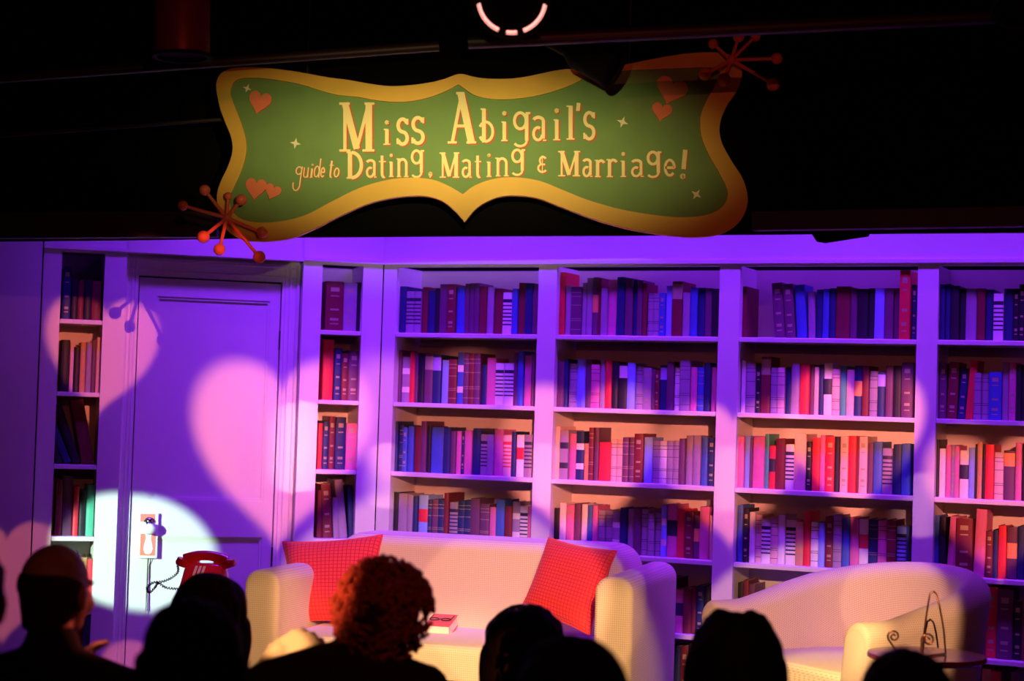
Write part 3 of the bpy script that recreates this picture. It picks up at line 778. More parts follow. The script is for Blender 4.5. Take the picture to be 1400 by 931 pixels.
# ------------------------------------------------------------------ sofa
CLOTH = dotted('cream_dotted_upholstery', (.78, .66, .52), (.50, .40, .32), .017, edge=(.25, .7))
CUSH = dotted('red_checked_cushion_cloth', (.85, .06, .065), (.50, .02, .03), .0165, edge=(.80, .97), grid=True, uv=True)
TUBC = dotted('cream_dotted_tub_upholstery', (.78, .66, .52), (.50, .40, .32), .017, edge=(.25, .7), uv=True)
WOODD = mat('dark_wood', (.10, .03, .02), .3, var=.3, vscale=12)

def inset(poly, d):
    n = len(poly); out = []
    for i in range(n):
        a = Vector(poly[i - 1]); b = Vector(poly[i]); c = Vector(poly[(i + 1) % n])
        e1 = (b - a).normalized(); e2 = (c - b).normalized()
        n1 = Vector((-e1.y, e1.x)); n2 = Vector((-e2.y, e2.x)); nn = (n1 + n2)
        nn = nn.normalized() if nn.length > 1e-6 else n1
        k = 1 / max(nn.dot(n1), .5)
        out.append(tuple(b + nn * d * k))
    return out
def slab(q, poly, d0, d1, r, m, rake=0.0, z0=0.0):
    """poly in (s,z) counter-clockwise, extruded from d0 to d1 with rounded edges"""
    loops = []
    N = 5
    seq = [(d0 + r * (1 - cos(pi / 2 * k / N)), r * (1 - sin(pi / 2 * k / N))) for k in range(N + 1)]
    seq += [(d1 - r * (1 - cos(pi / 2 * k / N)), r * (1 - sin(pi / 2 * k / N))) for k in range(N, -1, -1)]
    for d, ins in seq:
        loops.append([Vector((x, d + rake * (z - z0), z)) for x, z in inset(poly, ins)])
    q.ring(loops, m)
def rrect(x0, x1, z0, z1, rb, rt, n=7):
    pts = []
    for cx, cz, r, a0 in ((x1 - rb, z0 + rb, rb, -90), (x1 - rt, z1 - rt, rt, 0), (x0 + rt, z1 - rt, rt, 90), (x0 + rb, z0 + rb, rb, 180)):
        pts += [(cx + r * cos(radians(a0 + 90 * k / n)), cz + r * sin(radians(a0 + 90 * k / n))) for k in range(n + 1)]
    return pts

FS = Frame(P(850, 800, 7.05), 0.30)
sofa = empty('sofa', M=FS.M @ TR(FS.s(600, 850), .35, STAGE))
tag(sofa, 'small cream dotted-fabric sofa with two red cushions in front of the bookcases', 'sofa')
SI = sofa.matrix_world.inverted() @ FS.M
def bs(q, name, par, inv, sm=45):
    q.v = [tuple(inv @ Vector(v)) for v in q.v]; return q.build(name, par, sm)
la0, la1 = FS.s(331, 850), FS.s(379, 850); ra0, ra1 = FS.s(811, 850), FS.s(864, 850)
laz = FS.z(352, 779); raz = FS.z(838, 789)
bkz = FS.z(640, 734, .72); skz = FS.z(650, 862, .5)
for a, b, z in ((la0, la1, laz), (ra0, ra1, raz)):
    q = MB(); slab(q, rrect(a, b, STAGE + .09, z, .012, (b - a) * .42), 0, .86, .025, CLOTH); bs(q, 'armrest', sofa, SI)
bl0, br0 = FS.s(418, 760, .72), FS.s(857, 760, .72)
q = MB(); slab(q, rrect(la1 - .0 + .0, ra0, STAGE + .12, bkz, .02, .11), .56, .86, .05, CLOTH, rake=.06, z0=STAGE + .1)
bs(q, 'backrest', sofa, SI)
q = MB(); slab(q, rrect(la1 + .003, ra0 - .003, skz - .17, skz, .03, .04), -.015, .60, .035, CLOTH); bs(q, 'seat_cushion', sofa, SI)
q = MB(); slab(q, rrect(la1 - .004, ra0 + .004, STAGE + .09, skz - .165, .01, .01), .02, .7, .01, CLOTH); bs(q, 'base', sofa, SI)
for x in (la0 + .05, ra1 - .05):
    for yv in (.06, .76):
        q = MB(); q.lathe([(.016, 0), (.024, .10)], WOODD, 14, M=TR(x, yv, STAGE)); bs(q, 'foot', sofa, SI)

def set_uv(o, uvs):
    lay = o.data.uv_layers.new(name='cloth')
    for l in o.data.loops: lay.data[l.index].uv = uvs[l.vertex_index]
def cushion(corn, thick, label, nrm=None):
    """four world corners TL TR BR BL"""
    c = sum(corn, Vector()) / 4
    nr = (corn[1] - corn[3]).cross(corn[0] - corn[2]).normalized()
    if nr.y > 0: nr = -nr
    N = 22; q = MB(); vs = []; uvs = []
    for side in (1, -1):
        for j in range(N + 1):
            for i in range(N + 1):
                u = i / N * 2 - 1; v = j / N * 2 - 1
                pull = .075
                uu = u * (1 - pull * (1 - v * v) * abs(u) ** 3); vv = v * (1 - pull * (1 - u * u) * abs(v) ** 3)
                a, b = (uu + 1) / 2, (vv + 1) / 2
                p = (corn[0] * (1 - a) + corn[1] * a) * (1 - b) + (corn[3] * (1 - a) + corn[2] * a) * b
                bulge = ((1 - u ** 4) * (1 - v ** 4)) ** .6 * (1 - .15 * (u * u + v * v))
                wr = 0.006 * noise.noise(p * 9 + Vector((7, side, 1)))
                uvs.append((u * .19 + 3, v * .19 + 3)); vs.append(p - c + nr * side * (thick / 2 * bulge + .002 + (wr if 0 < i < N and 0 < j < N else 0)))
    fs = []
    W = N + 1; T = W * W
    for j in range(N):
        for i in range(N):
            a = j * W + i; fs.append((a, a + 1, a + W + 1, a + W)); fs.append((T + a, T + a + W, T + a + W + 1, T + a + 1))
    edge = [i for i in range(W)] + [j * W + N for j in range(1, W)] + [N * W + i for i in range(N - 1, -1, -1)] + [j * W for j in range(N - 1, 0, -1)]
    for k in range(len(edge)):
        a, b = edge[k], edge[(k + 1) % len(edge)]; fs.append((a, T + a, T + b, b))
    q.add(vs, fs, CUSH)
    o = q.build('cushion', None, 70, M=Matrix.Translation(c)); tag(o, label, 'cushion', None); set_uv(o, uvs)
    q = MB(); q.tube([Vector(vs[a]) * .5 + Vector(vs[T + a]) * .5 for a in edge], .004, CUSH, 6, closed=True); q.build('piping', o, 50)
    return o
def fsw(px, py, d):
    s, z = FS.loc(px, py, d); return FS.w(s, d, z)
cushion([fsw(386, 741, .52), fsw(523, 731, .54), fsw(510, 854, .36), fsw(398, 850, .33)], .13, 'red checked square cushion leaning on the left arm of the sofa')
cushion([fsw(750, 735, .54), fsw(843, 753, .40), fsw(806, 868, .28), fsw(712, 832, .44)], .12, 'red cushion tilted on one corner against the right arm of the sofa')

# thick book lying on the seat
bk0 = fsw(604, 858, .40)
bM = Matrix.Translation((bk0.x, bk0.y, skz + .001)) @ Matrix.Rotation(FS.rot + radians(4), 4, 'Z') @ Matrix.Rotation(radians(13), 4, 'X')
q = MB(); RC = mat('seat_book_cover', (.75, .10, .10), .4, var=.1)
q.box(-.052, .052, -.07, .075, 0, .003, RC); q.box(-.052, .052, -.07, .075, .045, .048, RC); q.box(-.052, -.049, -.07, .075, .003, .045, RC)
o = q.build('book', M=bM); tag(o, 'thick red-covered book lying on the sofa seat beside the curly head', 'book')
q = MB(); q.box(-.0488, .049, -.067, .072, .0032, .0448, mat('white_pages', (.85, .8, .75), .8, var=.05, vscale=300)); q.build('page_block', o)
q = MB(); q.tube([Vector((-.03 + .02 * cos(a), .0 + .014 * sin(a), .052)) for a in [2 * pi * k / 14 for k in range(14)]], .0022, DARKM, 6, closed=True)
q.tube([Vector((.02 + .02 * cos(a), .0 + .014 * sin(a), .052)) for a in [2 * pi * k / 14 for k in range(14)]], .0022, DARKM, 6, closed=True)
q.tube([Vector((-.01, 0, .052)), Vector((0, .002, .053))], .0018, DARKM, 6)
q.tube([Vector((-.05, 0, .052)), Vector((-.046, .05, .052))], .0018, DARKM, 6); q.tube([Vector((.04, 0, .052)), Vector((.044, .05, .052))], .0018, DARKM, 6)
o = q.build('eyeglasses', M=bM); tag(o, 'dark wire eyeglasses resting on the red book on the sofa', 'glasses')

# ------------------------------------------------------------------ tub armchair
E1, E2 = P(983, 860, 7.02), P(1167, 880, 6.38)
E1.z = E2.z = 0
mid = (E1 + E2) / 2; ax = (E2 - E1).normalized(); hw = (E2 - E1).length / 2
back = Vector((-ax.y, ax.x, 0));
if back.x < 0: back = -back
chair = empty('tub_armchair', loc=(mid + back * .4) + Vector((0, 0, STAGE)))
tag(chair, 'rounded cream dotted tub armchair angled to the left, right of the sofa', 'armchair')
CO = chair.location.copy()
arml = .40; st = []
hn = P(1165, 849, 6.4).z; hf = P(980, 822, 7.0).z; hb = P(1265, 772, 7.15).z + .01
T = 44; TH = .125
for k in range(T + 1):
    t = k / T; L = 2 * arml + pi * hw; s = t * L
    if s < arml: p = mid - ax * hw + back * s; nrm = -ax; 
    elif s > L - arml: p = mid + ax * hw + back * (L - s); nrm = ax
    else:
        a = (s - arml) / hw; p = mid + back * arml - ax * hw * cos(a) + back * hw * .92 * sin(a); nrm = (-ax * cos(a) + back * sin(a)).normalized()
    w_ = sin(pi * min(max((t - .06) / .88, 0), 1)) ** 1.1
    base = hf * (1 - t) + hn * t
    st.append((p, nrm, base + (hb - base) * w_))
q = MB(); loops = []
def sect(p, nrm, h, th, zb, k=1.0):
    L = []; r = th / 2
    flare = .05
    for (o_, z) in [(r * .9, zb), (r * .95, zb + (h - zb) * .5)]: L.append(p + nrm * o_ + Vector((0, 0, z)))
    n = 10
    for j in range(n + 1):
        a = pi * j / n; L.append(p + nrm * (flare * .6 + r * cos(a)) + Vector((0, 0, h - r + r * sin(a))))
    for (o_, z) in [(-r * .95, zb + (h - zb) * .5), (-r * .9, zb)]: L.append(p + nrm * o_ + Vector((0, 0, z)))
    return [v - CO for v in L]
def scaled(L, f):
    c = sum(L, Vector()) / len(L); return [c + (v - c) * f for v in L]
fwd = -back
first = sect(*st[0], TH, STAGE + .09); lastl = sect(*st[-1], TH, STAGE + .09)
for f, dd in ((.80, .022), (.92, .017), (.985, .008)): loops.append([v + fwd * dd for v in scaled(first, f)])
for a in st: loops.append(sect(*a, TH, STAGE + .09))
for f, dd in ((.985, .008), (.92, .017), (.80, .022)): loops.append([v + fwd * dd for v in scaled(lastl, f)])
q.ring(loops, TUBC); o = q.build('wraparound_back', chair, 50)
uvs = []; pl = loops[0][0]; run = 0
for L in loops:
    run += (L[0] - pl).length; pl = L[0]; acc = 0
    for j, v in enumerate(L):
        if j: acc += (v - L[j - 1]).length
        uvs.append((run * .93 + 3, acc + 3))
set_uv(o, uvs)
# seat cushion follows the inside of the tub
zseat = P(1090, 902, 6.75).z
def tubpoly(inn_, front):
    pts = [mid - ax * (hw - inn_) + fwd * front, mid - ax * (hw - inn_) + back * arml]
    for k in range(1, 12):
        a = pi * k / 12; pts.append(mid + back * arml - ax * (hw - inn_) * cos(a) + back * (hw * .92 - inn_) * sin(a))
    pts += [mid + ax * (hw - inn_) + back * arml, mid + ax * (hw - inn_) + fwd * front]
    return [Vector((p.x, p.y, 0)) for p in pts]
def stack(name, inn_, front, z0, z1, r):
    q = MB(); loops = []
    for z, i2 in ((z0, r), (z0 + r * .3, r * .3), (z0 + r, 0), (z1 - r, 0), (z1 - r * .3, r * .3), (z1, r)):
        loops.append([p + Vector((0, 0, z)) - CO for p in tubpoly(inn_ + i2, front - i2)])
    q.ring(loops, CLOTH); return q.build(name, chair, 50)
stack('seat_cushion', TH / 2 + .006, .01, zseat - .14, zseat, .035)
stack('base', TH / 2 + .004, -.015, STAGE + .09, zseat - .145, .01)
for p in (mid - ax * hw + back * .05, mid + ax * hw + back * .05, mid - ax * hw * .6 + back * (arml + .2), mid + ax * hw * .6 + back * (arml + .2)):
    q = MB(); q.lathe([(.014, 0), (.022, .10)], WOODD, 14, M=Matrix.Translation(Vector((p.x, p.y, STAGE)) - CO)); q.build('foot', chair, 50)

# ------------------------------------------------------------------ side table with easel
tc_ = P(1267, 894, 5.95)
tab = empty('side_table', loc=(tc_.x, tc_.y, STAGE)); tag(tab, 'small round dark red wooden pedestal table in front of the tub armchair', 'table')
th = tc_.z - STAGE; rt = 80 / FPX * 5.95
REDW = mat('red_lacquer_wood', (.30, .04, .04), .22, var=.25, vscale=9, coat=.5)
q = MB(); q.lathe([(.001, th - .022), (rt * .93, th - .022), (rt, th - .014), (rt, th - .006), (rt * .985, th), (.001, th)], REDW, 56); q.build('tabletop', tab, 40)
q = MB(); q.lathe([(.02, .08), (.032, .12), (.018, .2), (.026, .36), (.016, .5), (.03, th - .03), (.06, th - .022)], REDW, 24); q.build('pedestal', tab, 50)
for k in range(3):
    a = 2 * pi * k / 3 + .4; q = MB()
    q.tube([Vector((cos(a) * r_, sin(a) * r_, z_)) for r_, z_ in ((.01, .12), (.06, .11), (.11, .06), (.16, .012))], [.014, .013, .011, .010], REDW, 8); q.build('leg', tab, 50)
BRZ = mat('bronze_wire', (.30, .14, .06), .3, metal=.9)
ez = th + STAGE
easel = empty('plate_easel', loc=P(1277, 888, 5.98)); easel.location.z = ez
tag(easel, 'curled bronze wire plate easel standing empty on the round side table', 'easel')
EO = easel.location.copy()
def ep(px, py, Y): 
    v = P(px, py, Y) - EO; return v
def ground(v): v.z = .0035; return v
q = MB()
pts = [ground(ep(1262, 891, 5.95)), ep(1264, 860, 6.0), ep(1269, 825, 6.04), ep(1271.5, 812, 6.05), ep(1276, 808, 6.05), ep(1280, 812, 6.05), ep(1284, 826, 6.04), ep(1290, 860, 6.0), ground(ep(1293, 891, 5.95))]
sm = []
for i in range(len(pts) - 1):
    for k in range(4): sm.append(pts[i].lerp(pts[i + 1], k / 4))
sm.append(pts[-1])
q.tube(sm, .0032, BRZ, 8); q.build('back_loop', easel, 60)
def curl(cx, cy, r, foot, Y, name='front_scroll'):
    q = MB(); pts = []
    for k in range(34):
        t = k / 33; a = radians(200 - 560 * (1 - t)); rr = r * (.18 + .82 * t)
        pts.append(ep(cx + rr * cos(a), cy - rr * sin(a), Y))
    end = pts[-1]
    f = ground(ep(*foot, Y)); pts += [end.lerp(f, .5) + Vector((-.004, 0, 0)), f]
    q.tube(pts, .0034, BRZ, 8); q.build(name, easel, 60)
curl(1222, 870, 8.5, (1232, 897), 5.88); curl(1269, 875, 9.5, (1262, 898), 5.86)
q = MB(); q.tube([ground(ep(1232, 897, 5.88)), ground(ep(1262, 891, 5.95))], .003, BRZ, 8); q.tube([ground(ep(1262, 898, 5.86)), ground(ep(1293, 891, 5.95))], .003, BRZ, 8); q.tube([ground(ep(1232, 897, 5.88)) , ground(ep(1262, 898, 5.86))], .003, BRZ, 8); q.build('base_wires', easel, 60)

# ------------------------------------------------------------------ telephone on its stand
PY = 7.75
pc = P(279, 815, PY)
REDP = mat('glossy_red_plastic', (.80, .02, .02), .15, coat=1.0, spec=.6)
CORDM = mat('dark_cord_rubber', (.06, .015, .02), .4)
stand = empty('phone_stand', loc=(pc.x, pc.y, STAGE)); tag(stand, 'narrow dark pedestal stand holding the red telephone, behind the audience heads', 'stand')
sh_ = pc.z - STAGE
q = MB(); q.lathe([(.001, sh_ - .02), (.10, sh_ - .02), (.108, sh_ - .012), (.10, sh_), (.001, sh_)], WOODD, 36); q.build('top', stand, 40)
q = MB(); q.lathe([(.02, .03), (.03, .2), (.018, .4), (.028, sh_ - .02)], WOODD, 20); q.build('column', stand, 50)
q = MB(); q.lathe([(.12, 0), (.12, .015), (.03, .04)], WOODD, 30); q.build('foot', stand, 40)
pr = -.10
phone = empty('telephone', M=Matrix.Translation((pc.x, pc.y, pc.z + .004)) @ Matrix.Rotation(pr, 4, 'Z'))
tag(phone, 'glossy red old-fashioned telephone with a dark coiled cord, in the pale green light', 'telephone')
# body: side profile (y, z) widened, front slopes
q = MB(); loops = []
for z, w0, y0, y1 in ((0, .100, -.085, .085), (.012, .102, -.09, .087), (.03, .100, -.085, .085), (.06, .095, -.062, .080), (.10, .090, -.036, .070), (.128, .084, -.018, .06), (.134, .074, -.010, .052)):
    L = []
    for k in range(28):
        a = 2 * pi * k / 28; ex = .45
        cx_ = abs(cos(a)) ** ex * (1 if cos(a) >= 0 else -1); sy_ = abs(sin(a)) ** ex * (1 if sin(a) >= 0 else -1)
        L.append(Vector((w0 * cx_, (y0 + y1) / 2 + (y1 - y0) / 2 * sy_, z)))
    loops.append(L)
q.ring(loops, REDP); q.build('body', phone, 50)
q = MB()
for s_ in (-1, 1):
    q.rbox(s_ * .045 - .012, s_ * .045 + .012, -.0, .045, .126, .148, REDP, .006, 3)
q.build('cradle', phone, 50)
# handset bar across the top
q = MB(); pts = []; rr = []
for k in range(15):
    t = k / 14 * 2 - 1; pts.append(Vector((t * .090, .012, .166 - .020 * t * t))); rr.append(.021 + .004 * t * t)
q.tube(pts, rr, REDP, 16)
for s_ in (-1, 1): q.lathe([(.016, .0), (.030, -.004), (.033, -.022), (.028, -.034), (.001, -.034)], REDP, 22, M=Matrix.Translation((s_ * .092, .012, .150)) @ Matrix.Rotation(s_ * -.35, 4, 'Y'))
q.build('handset', phone, 50)
# dial ring, and yellow light reflections painted on it as stripes
GLINTM = mat('painted_glint_cream', (.95, .80, .45), .35)
q = MB(); D = Matrix.Translation((-.012, -.040, .100)) @ Matrix.Rotation(radians(58), 4, 'X')
q.lathe([(.001, 0), (.040, 0), (.040, .006), (.030, .008), (.001, .008)], REDP, 30, M=D); q.build('dial', phone, 40)
for k in range(3):
    q = MB(); x = -.024 + .017 * k
    q.prism([(x - .002, -.022), (x + .008, -.022), (x + .014, .024), (x + .004, .024)], lambda a, b, t: D @ Vector((a, b, .008 + t)), 0, .0015, GLINTM); q.build('painted_glint', phone)
# coiled cord from the handset looping down to the left
PI_ = phone.matrix_world.inverted()
way = [(243, 773, 0), (243, 782, 0), (234, 790, 0), (222, 795, .0), (208, 797, -.01), (201, 804, -.01), (204, 810, -.01), (212, 803, -.01), (216, 797, -.01), (226, 803, 0), (240, 805, 0), (250, 806, .02)]
wp = [PI_ @ P(x, y_, PY - .02 + d) for x, y_, d in way]
dense = []
for i in range(len(wp) - 1):
    p0 = wp[max(i - 1, 0)]; p1 = wp[i]; p2 = wp[i + 1]; p3 = wp[min(i + 2, len(wp) - 1)]
    for k in range(10):
        t = k / 10
        dense.append(.5 * ((2 * p1) + (p2 - p0) * t + (2 * p0 - 5 * p1 + 4 * p2 - p3) * t * t + (3 * p1 - p0 - 3 * p2 + p3) * t ** 3))
coil = []
for i in range(len(dense) - 1):
    d = (dense[i + 1] - dense[i]); 
    if d.length < 1e-6: continue
    d.normalize(); u = Vector((0, 1, 0)).cross(d).normalized(); w2 = d.cross(u)
    for k in range(4):
        a = (i * 4 + k) * pi / 5; coil.append(dense[i].lerp(dense[i + 1], k / 4) + (u * cos(a) + w2 * sin(a)) * .0042)
q = MB(); q.tube(coil, .0022, CORDM, 6); tag(q.build('coiled_cord', phone, 60), 'dark coiled cord')

# ------------------------------------------------------------------ knob plate with hanging card on the door
def dl(px, py, d=DD + .012): s, z = FL.loc(px, py, d); return s, z
kx, kz = dl(203, 714)
plate = empty('doorknob_hanger', M=FL.M @ TR(kx, DD + .012, kz)); tag(plate, 'white and pink card hanging from the knob of the panelled door', 'door hanger')
def loc_(px, py): s, z = dl(px, py); return s - kx, z - kz
CARDW = mat('hanger_card_white', (.85, .82, .80), .5); CARDP = mat('hanger_card_pink', (.85, .22, .18), .5); CHR = mat('knob_chrome', (.55, .55, .55), .15, metal=1.0)
q = MB()
x0, z1 = loc_(190, 701); x1, z0 = loc_(214, 763)
q.rbox(x0, x1, -.022, -.012, z0, z1, CARDW, .003, 2); q.build('card', plate, 40)
for a in ((191.5, 702, 211, 713), (191.5, 729, 211, 759)):
    q = MB()
    xa, zb_ = loc_(a[0], a[1]); xb, za = loc_(a[2], a[3]); q.box(xa, xb, -.0235, -.0218, za, zb_, CARDP); q.build('pink_panel', plate)
q = MB(); vas = []
xc, _ = loc_(202, 740); _, zt_ = loc_(202, 728); _, zb_ = loc_(202, 757); hh = zt_ - zb_
for f, r in ((0, .35), (.06, .7), (.25, 1), (.45, .85), (.7, .55), (.88, .6), (1, .75)): vas.append((r, f))
poly = [(xc + r * .022, zb_ + f * hh) for r, f in vas] + [(xc - r * .022, zb_ + f * hh) for r, f in vas[::-1]]
q.prism(poly, lambda x, z, t: Vector((x, t, z)), -.0255, -.0232, CARDW); q.build('vase_motif', plate)
q = MB(); q.lathe([(.001, 0), (.008, 0), (.008, .03), (.024, .04), (.027, .052), (.02, .064), (.001, .068)], CARDW, 24, M=TR(0, -.012, -.028) @ Matrix.Rotation(radians(90), 4, 'X')); q.build('round_knob', plate, 50)
q = MB(); q.lathe([(.001, 0), (.016, 0), (.018, .02), (.008, .03), (.001, .031)], CHR, 24, M=TR(0, -.018, .006) @ Matrix.Rotation(radians(90), 4, 'X')); q.build('lock_cylinder', plate, 50)
q = MB(); q.tube([Vector((.022 * cos(a), -.03, .02 * sin(a) + .003)) for a in [pi * k / 10 for k in range(11)]], .003, DARKM, 8); q.build('latch_ring', plate, 50)
xs, zs_ = loc_(202.5, 763); xe, ze = loc_(201, 835)
q = MB(); q.tube([Vector((xs, -.017, zs_)), Vector((xs - .001, -.006, zs_ - .03)), Vector((xe, -.005, ze))], .0022, DARKM, 6); q.build('hanging_string', plate, 50)
# ------------------------------------------------------------------ people
DG = None
def remesh(q, voxel, smooth_it, name, parent, M=None, matl=None, disp=None, sub=False):
    o = q.build(name, None)
    md = o.modifiers.new('r', 'REMESH'); md.mode = 'VOXEL'; md.voxel_size = voxel; md.use_smooth_shade = True
    if smooth_it:
        sm = o.modifiers.new('s', 'SMOOTH'); sm.factor = .5; sm.iterations = smooth_it
    dg = bpy.context.evaluated_depsgraph_get()
    me = bpy.data.meshes.new_from_object(o.evaluated_get(dg)); me.name = name
    old = o.data; o.modifiers.clear(); o.data = me; bpy.data.meshes.remove(old)
    me.materials.clear(); me.materials.append(matl)
    me.polygons.foreach_set('material_index', [0] * len(me.polygons))
    me.polygons.foreach_set('use_smooth', [True] * len(me.polygons))
    if disp:
        for v in me.vertices: v.co = disp(v.co.copy(), v.normal.copy())
    if M is not None: o.matrix_world = M
    if parent: o.parent = parent
    return o
SKIN = mat('skin', (.50, .26, .18), .5, var=.06, vscale=20)
def hairmat(n, c): return mat('hair_' + n, c, .55, var=.4, vscale=60, bump=.5, bscale=220, spec=.3 if 'auburn' in n else .03)
def clothm(n, c): return mat('garment_' + n, c, .9, var=.15, vscale=12, bump=.1, bscale=150)
X0 = mat('tmp', (1, 1, 1))

def hand(q, wrist, fwd, up, side, s=1.0, curl=.35, spread=.18):
    """palm and five fingers; fwd = direction of the fingers, up = back of the hand, side = thumb side"""
    fwd = fwd.normalized(); up = (up - fwd * up.dot(fwd)).normalized(); lat = fwd.cross(up).normalized() * side
    L = .085 * s
    for k in range(4):
        off = (k - 1.5) * .020 * s
        q.capsule(wrist + lat * off * .6, wrist + fwd * L + lat * off, .0145 * s, .0125 * s, X0, 10)
    for k, (fl_, r) in enumerate(((.070, .0088), (.078, .0092), (.072, .0088), (.056, .0078))):
        off = (1.5 - k) * .0215 * s
        a = wrist + fwd * L + lat * off; d = (fwd + lat * spread * (1.5 - k) * .35).normalized(); c = curl
        p = a
        for j, f in enumerate((.45, .32, .23)):
            d2 = (d * cos(c * (j + .6)) - up * sin(c * (j + .6))).normalized()
            n_ = p + d2 * fl_ * s * f; q.capsule(p, n_, r * s * (1 - .08 * j), r * s * (.94 - .08 * j), X0, 10); p = n_
    a = wrist + fwd * .022 * s + lat * .024 * s
    b = a + (fwd * .6 + lat * .8 - up * .15).normalized() * .042 * s; c = b + (fwd * .9 + lat * .35 - up * .2).normalized() * .030 * s
    q.capsule(a, b, .014 * s, .0115 * s, X0, 10); q.capsule(b, c, .0112 * s, .009 * s, X0, 10)

def person(px, ytop, Y, label, hair='short', hairc=('black', (.012, .009, .008)), coat=('black', (.012, .011, .013)), turn=0.0, tilt=0.0, hs=1.0, arms=None, hx=0.0, lean=0.0, sd=.205):
    top = P(px, ytop, Y)
    root = empty('person', loc=(top.x - hx, top.y, 0)); tag(root, label, 'person', None)
    zt = top.z
    hc = zt - .118 * hs         # head centre height
    hr = Matrix.Translation((hx, 0, hc - .09)) @ Matrix.Rotation(turn, 4, 'Z') @ Matrix.Rotation(tilt, 4, 'Y') @ Matrix.Translation((0, 0, .09)) @ Matrix.Scale(hs, 4)
    shz = hc - sd             # shoulder height
    def body(q, fat=0.0, only=None):
        pass
    q = MB()
    I = hr
    # head: cranium, face, jaw, nose, brow, lips, ears (the face looks along +y)
    q.ball((0, -.012, .028), 1, X0, 3, (.076, .094, .088), I)
    q.ball((0, .028, -.015), 1, X0, 3, (.064, .066, .085), I)
    q.ball((0, .045, -.072), 1, X0, 3, (.044, .042, .036), I)
    q.ball((0, .078, -.092), 1, X0, 2, (.020, .016, .016), I)
    for s_ in (-1, 1):
        q.ball((s_ * .038, .062, -.03), 1, X0, 2, (.026, .026, .03), I)
        q.ball((s_ * .028, .088, .018), 1, X0, 2, (.024, .012, .010), I)
        q.ball((s_ * .076, -.004, -.012), 1, X0, 2, (.009, .020, .032), I)
        q.ball((s_ * .082, -.014, .0), 1, X0, 2, (.008, .014, .022), I)
        q.ball((s_ * .010, .098, -.03), 1, X0, 2, (.009, .010, .008), I)
    vs = [I @ Vector(v) for v in ((0, .088, .016), (0, .112, -.026))]
    q.capsule(vs[0], vs[1], .008, .0125, X0, 8)
    q.ball((0, .090, -.054), 1, X0, 2, (.024, .011, .006), I); q.ball((0, .087, -.066), 1, X0, 2, (.021, .011, .007), I)
    nb = Vector((hx * .4, -.03, shz + .04)); nt = hr @ Vector((0, -.02, -.055))
    q.capsule(nb, nt, .056, .050, X0, 16)
    # torso, hips, legs and feet
    hip = Vector((0, -.06, .50))
    q.ball((0, -.045, shz - .06), 1, X0, 3, (.155, .095, .10))
    q.capsule((0, -.04, shz - .12), (0, -.06, .62), .13, .125, X0, 18)
    q.ball((0, -.05, .54), 1, X0, 3, (.17, .13, .11))
    for s_ in (-1, 1):
        q.capsule((s_ * .04, -.035, shz + .015), (s_ * .155, -.045, shz - .02), .05, .052, X0, 12)
        q.capsule((s_ * .09, -.03, .53), (s_ * .10, .40, .50), .085, .06, X0, 14)
        q.capsule((s_ * .10, .40, .50), (s_ * .10, .42, .09), .056, .038, X0, 14)
        q.capsule((s_ * .10, .40, .045), (s_ * .11, .57, .035), .036, .030, X0, 12)
    A = arms or {}
    sk = []
    for s_, nm in ((-1, 'L'), (1, 'R')):
        sh = Vector((s_ * .18, -.045, shz - .025))
        el, wr, hf, hu = A.get(nm, (Vector((s_ * .23, .05, shz - .30)), Vector((s_ * .10, .26, .60)), Vector((-s_ * .15, 1, -.1)), Vector((0, .1, 1))))
        q.capsule(sh, el, .050, .040, X0, 14); q.capsule(el, wr, .039, .026, X0, 14)
        hand(q, wr, hf, hu, -s_ if nm not in A else A.get(nm + 's', -s_), s=A.get('hs', 1.0), curl=A.get('curl', .35))
        sk.append((sh, el, wr))
    b = remesh(q, .0062, 3, 'body', root, matl=SKIN)
    # garments
    cm = clothm(*coat)
    q = MB()
    q.ball((0, -.045, shz - .06), 1, X0, 3, (.180, .118, .115))
    q.capsule((0, -.04, shz - .12), (0, -.06, .56), .155, .155, X0, 18)
    for s_ in (-1, 1): q.capsule((s_ * .045, -.04, shz + .022), (s_ * .165, -.045, shz - .022), .062, .066, X0, 14)
    for sh, el, wr in sk:
        w2 = el.lerp(wr, .72) if not A.get('bare') else el.lerp(wr, .3)
        q.capsule(sh, el, .066, .054, X0, 14); q.capsule(el, w2, .053, .042, X0, 14)
    q.capsule((hx * .2, -.03, shz + .02), (hx * .5, -.026, shz + .075), .074, .070, X0, 16)
    remesh(q, .011, 2, 'jacket', root, matl=cm)
    q = MB(); q.ball((0, -.05, .53), 1, X0, 3, (.185, .145, .115))
    for s_ in (-1, 1):
        q.capsule((s_ * .09, -.03, .53), (s_ * .10, .40, .50), .098, .075, X0, 14); q.capsule((s_ * .10, .40, .50), (s_ * .10, .42, .12), .070, .056, X0, 14)
    remesh(q, .014, 2, 'trousers', root, matl=cm)
    for s_ in (-1, 1):
        q = MB(); q.capsule((s_ * .10, .39, .047), (s_ * .112, .585, .040), .046, .039, X0, 14); q.box(s_ * .105 - .04, s_ * .105 + .04, .35, .61, 0.001, .03, X0)
        remesh(q, .011, 2, 'shoe', root, matl=clothm('shoe_black', (.02, .018, .018)))
    # hair
    hm = hairmat(*hairc)
    q = MB(); rnd = random.Random(int(px))
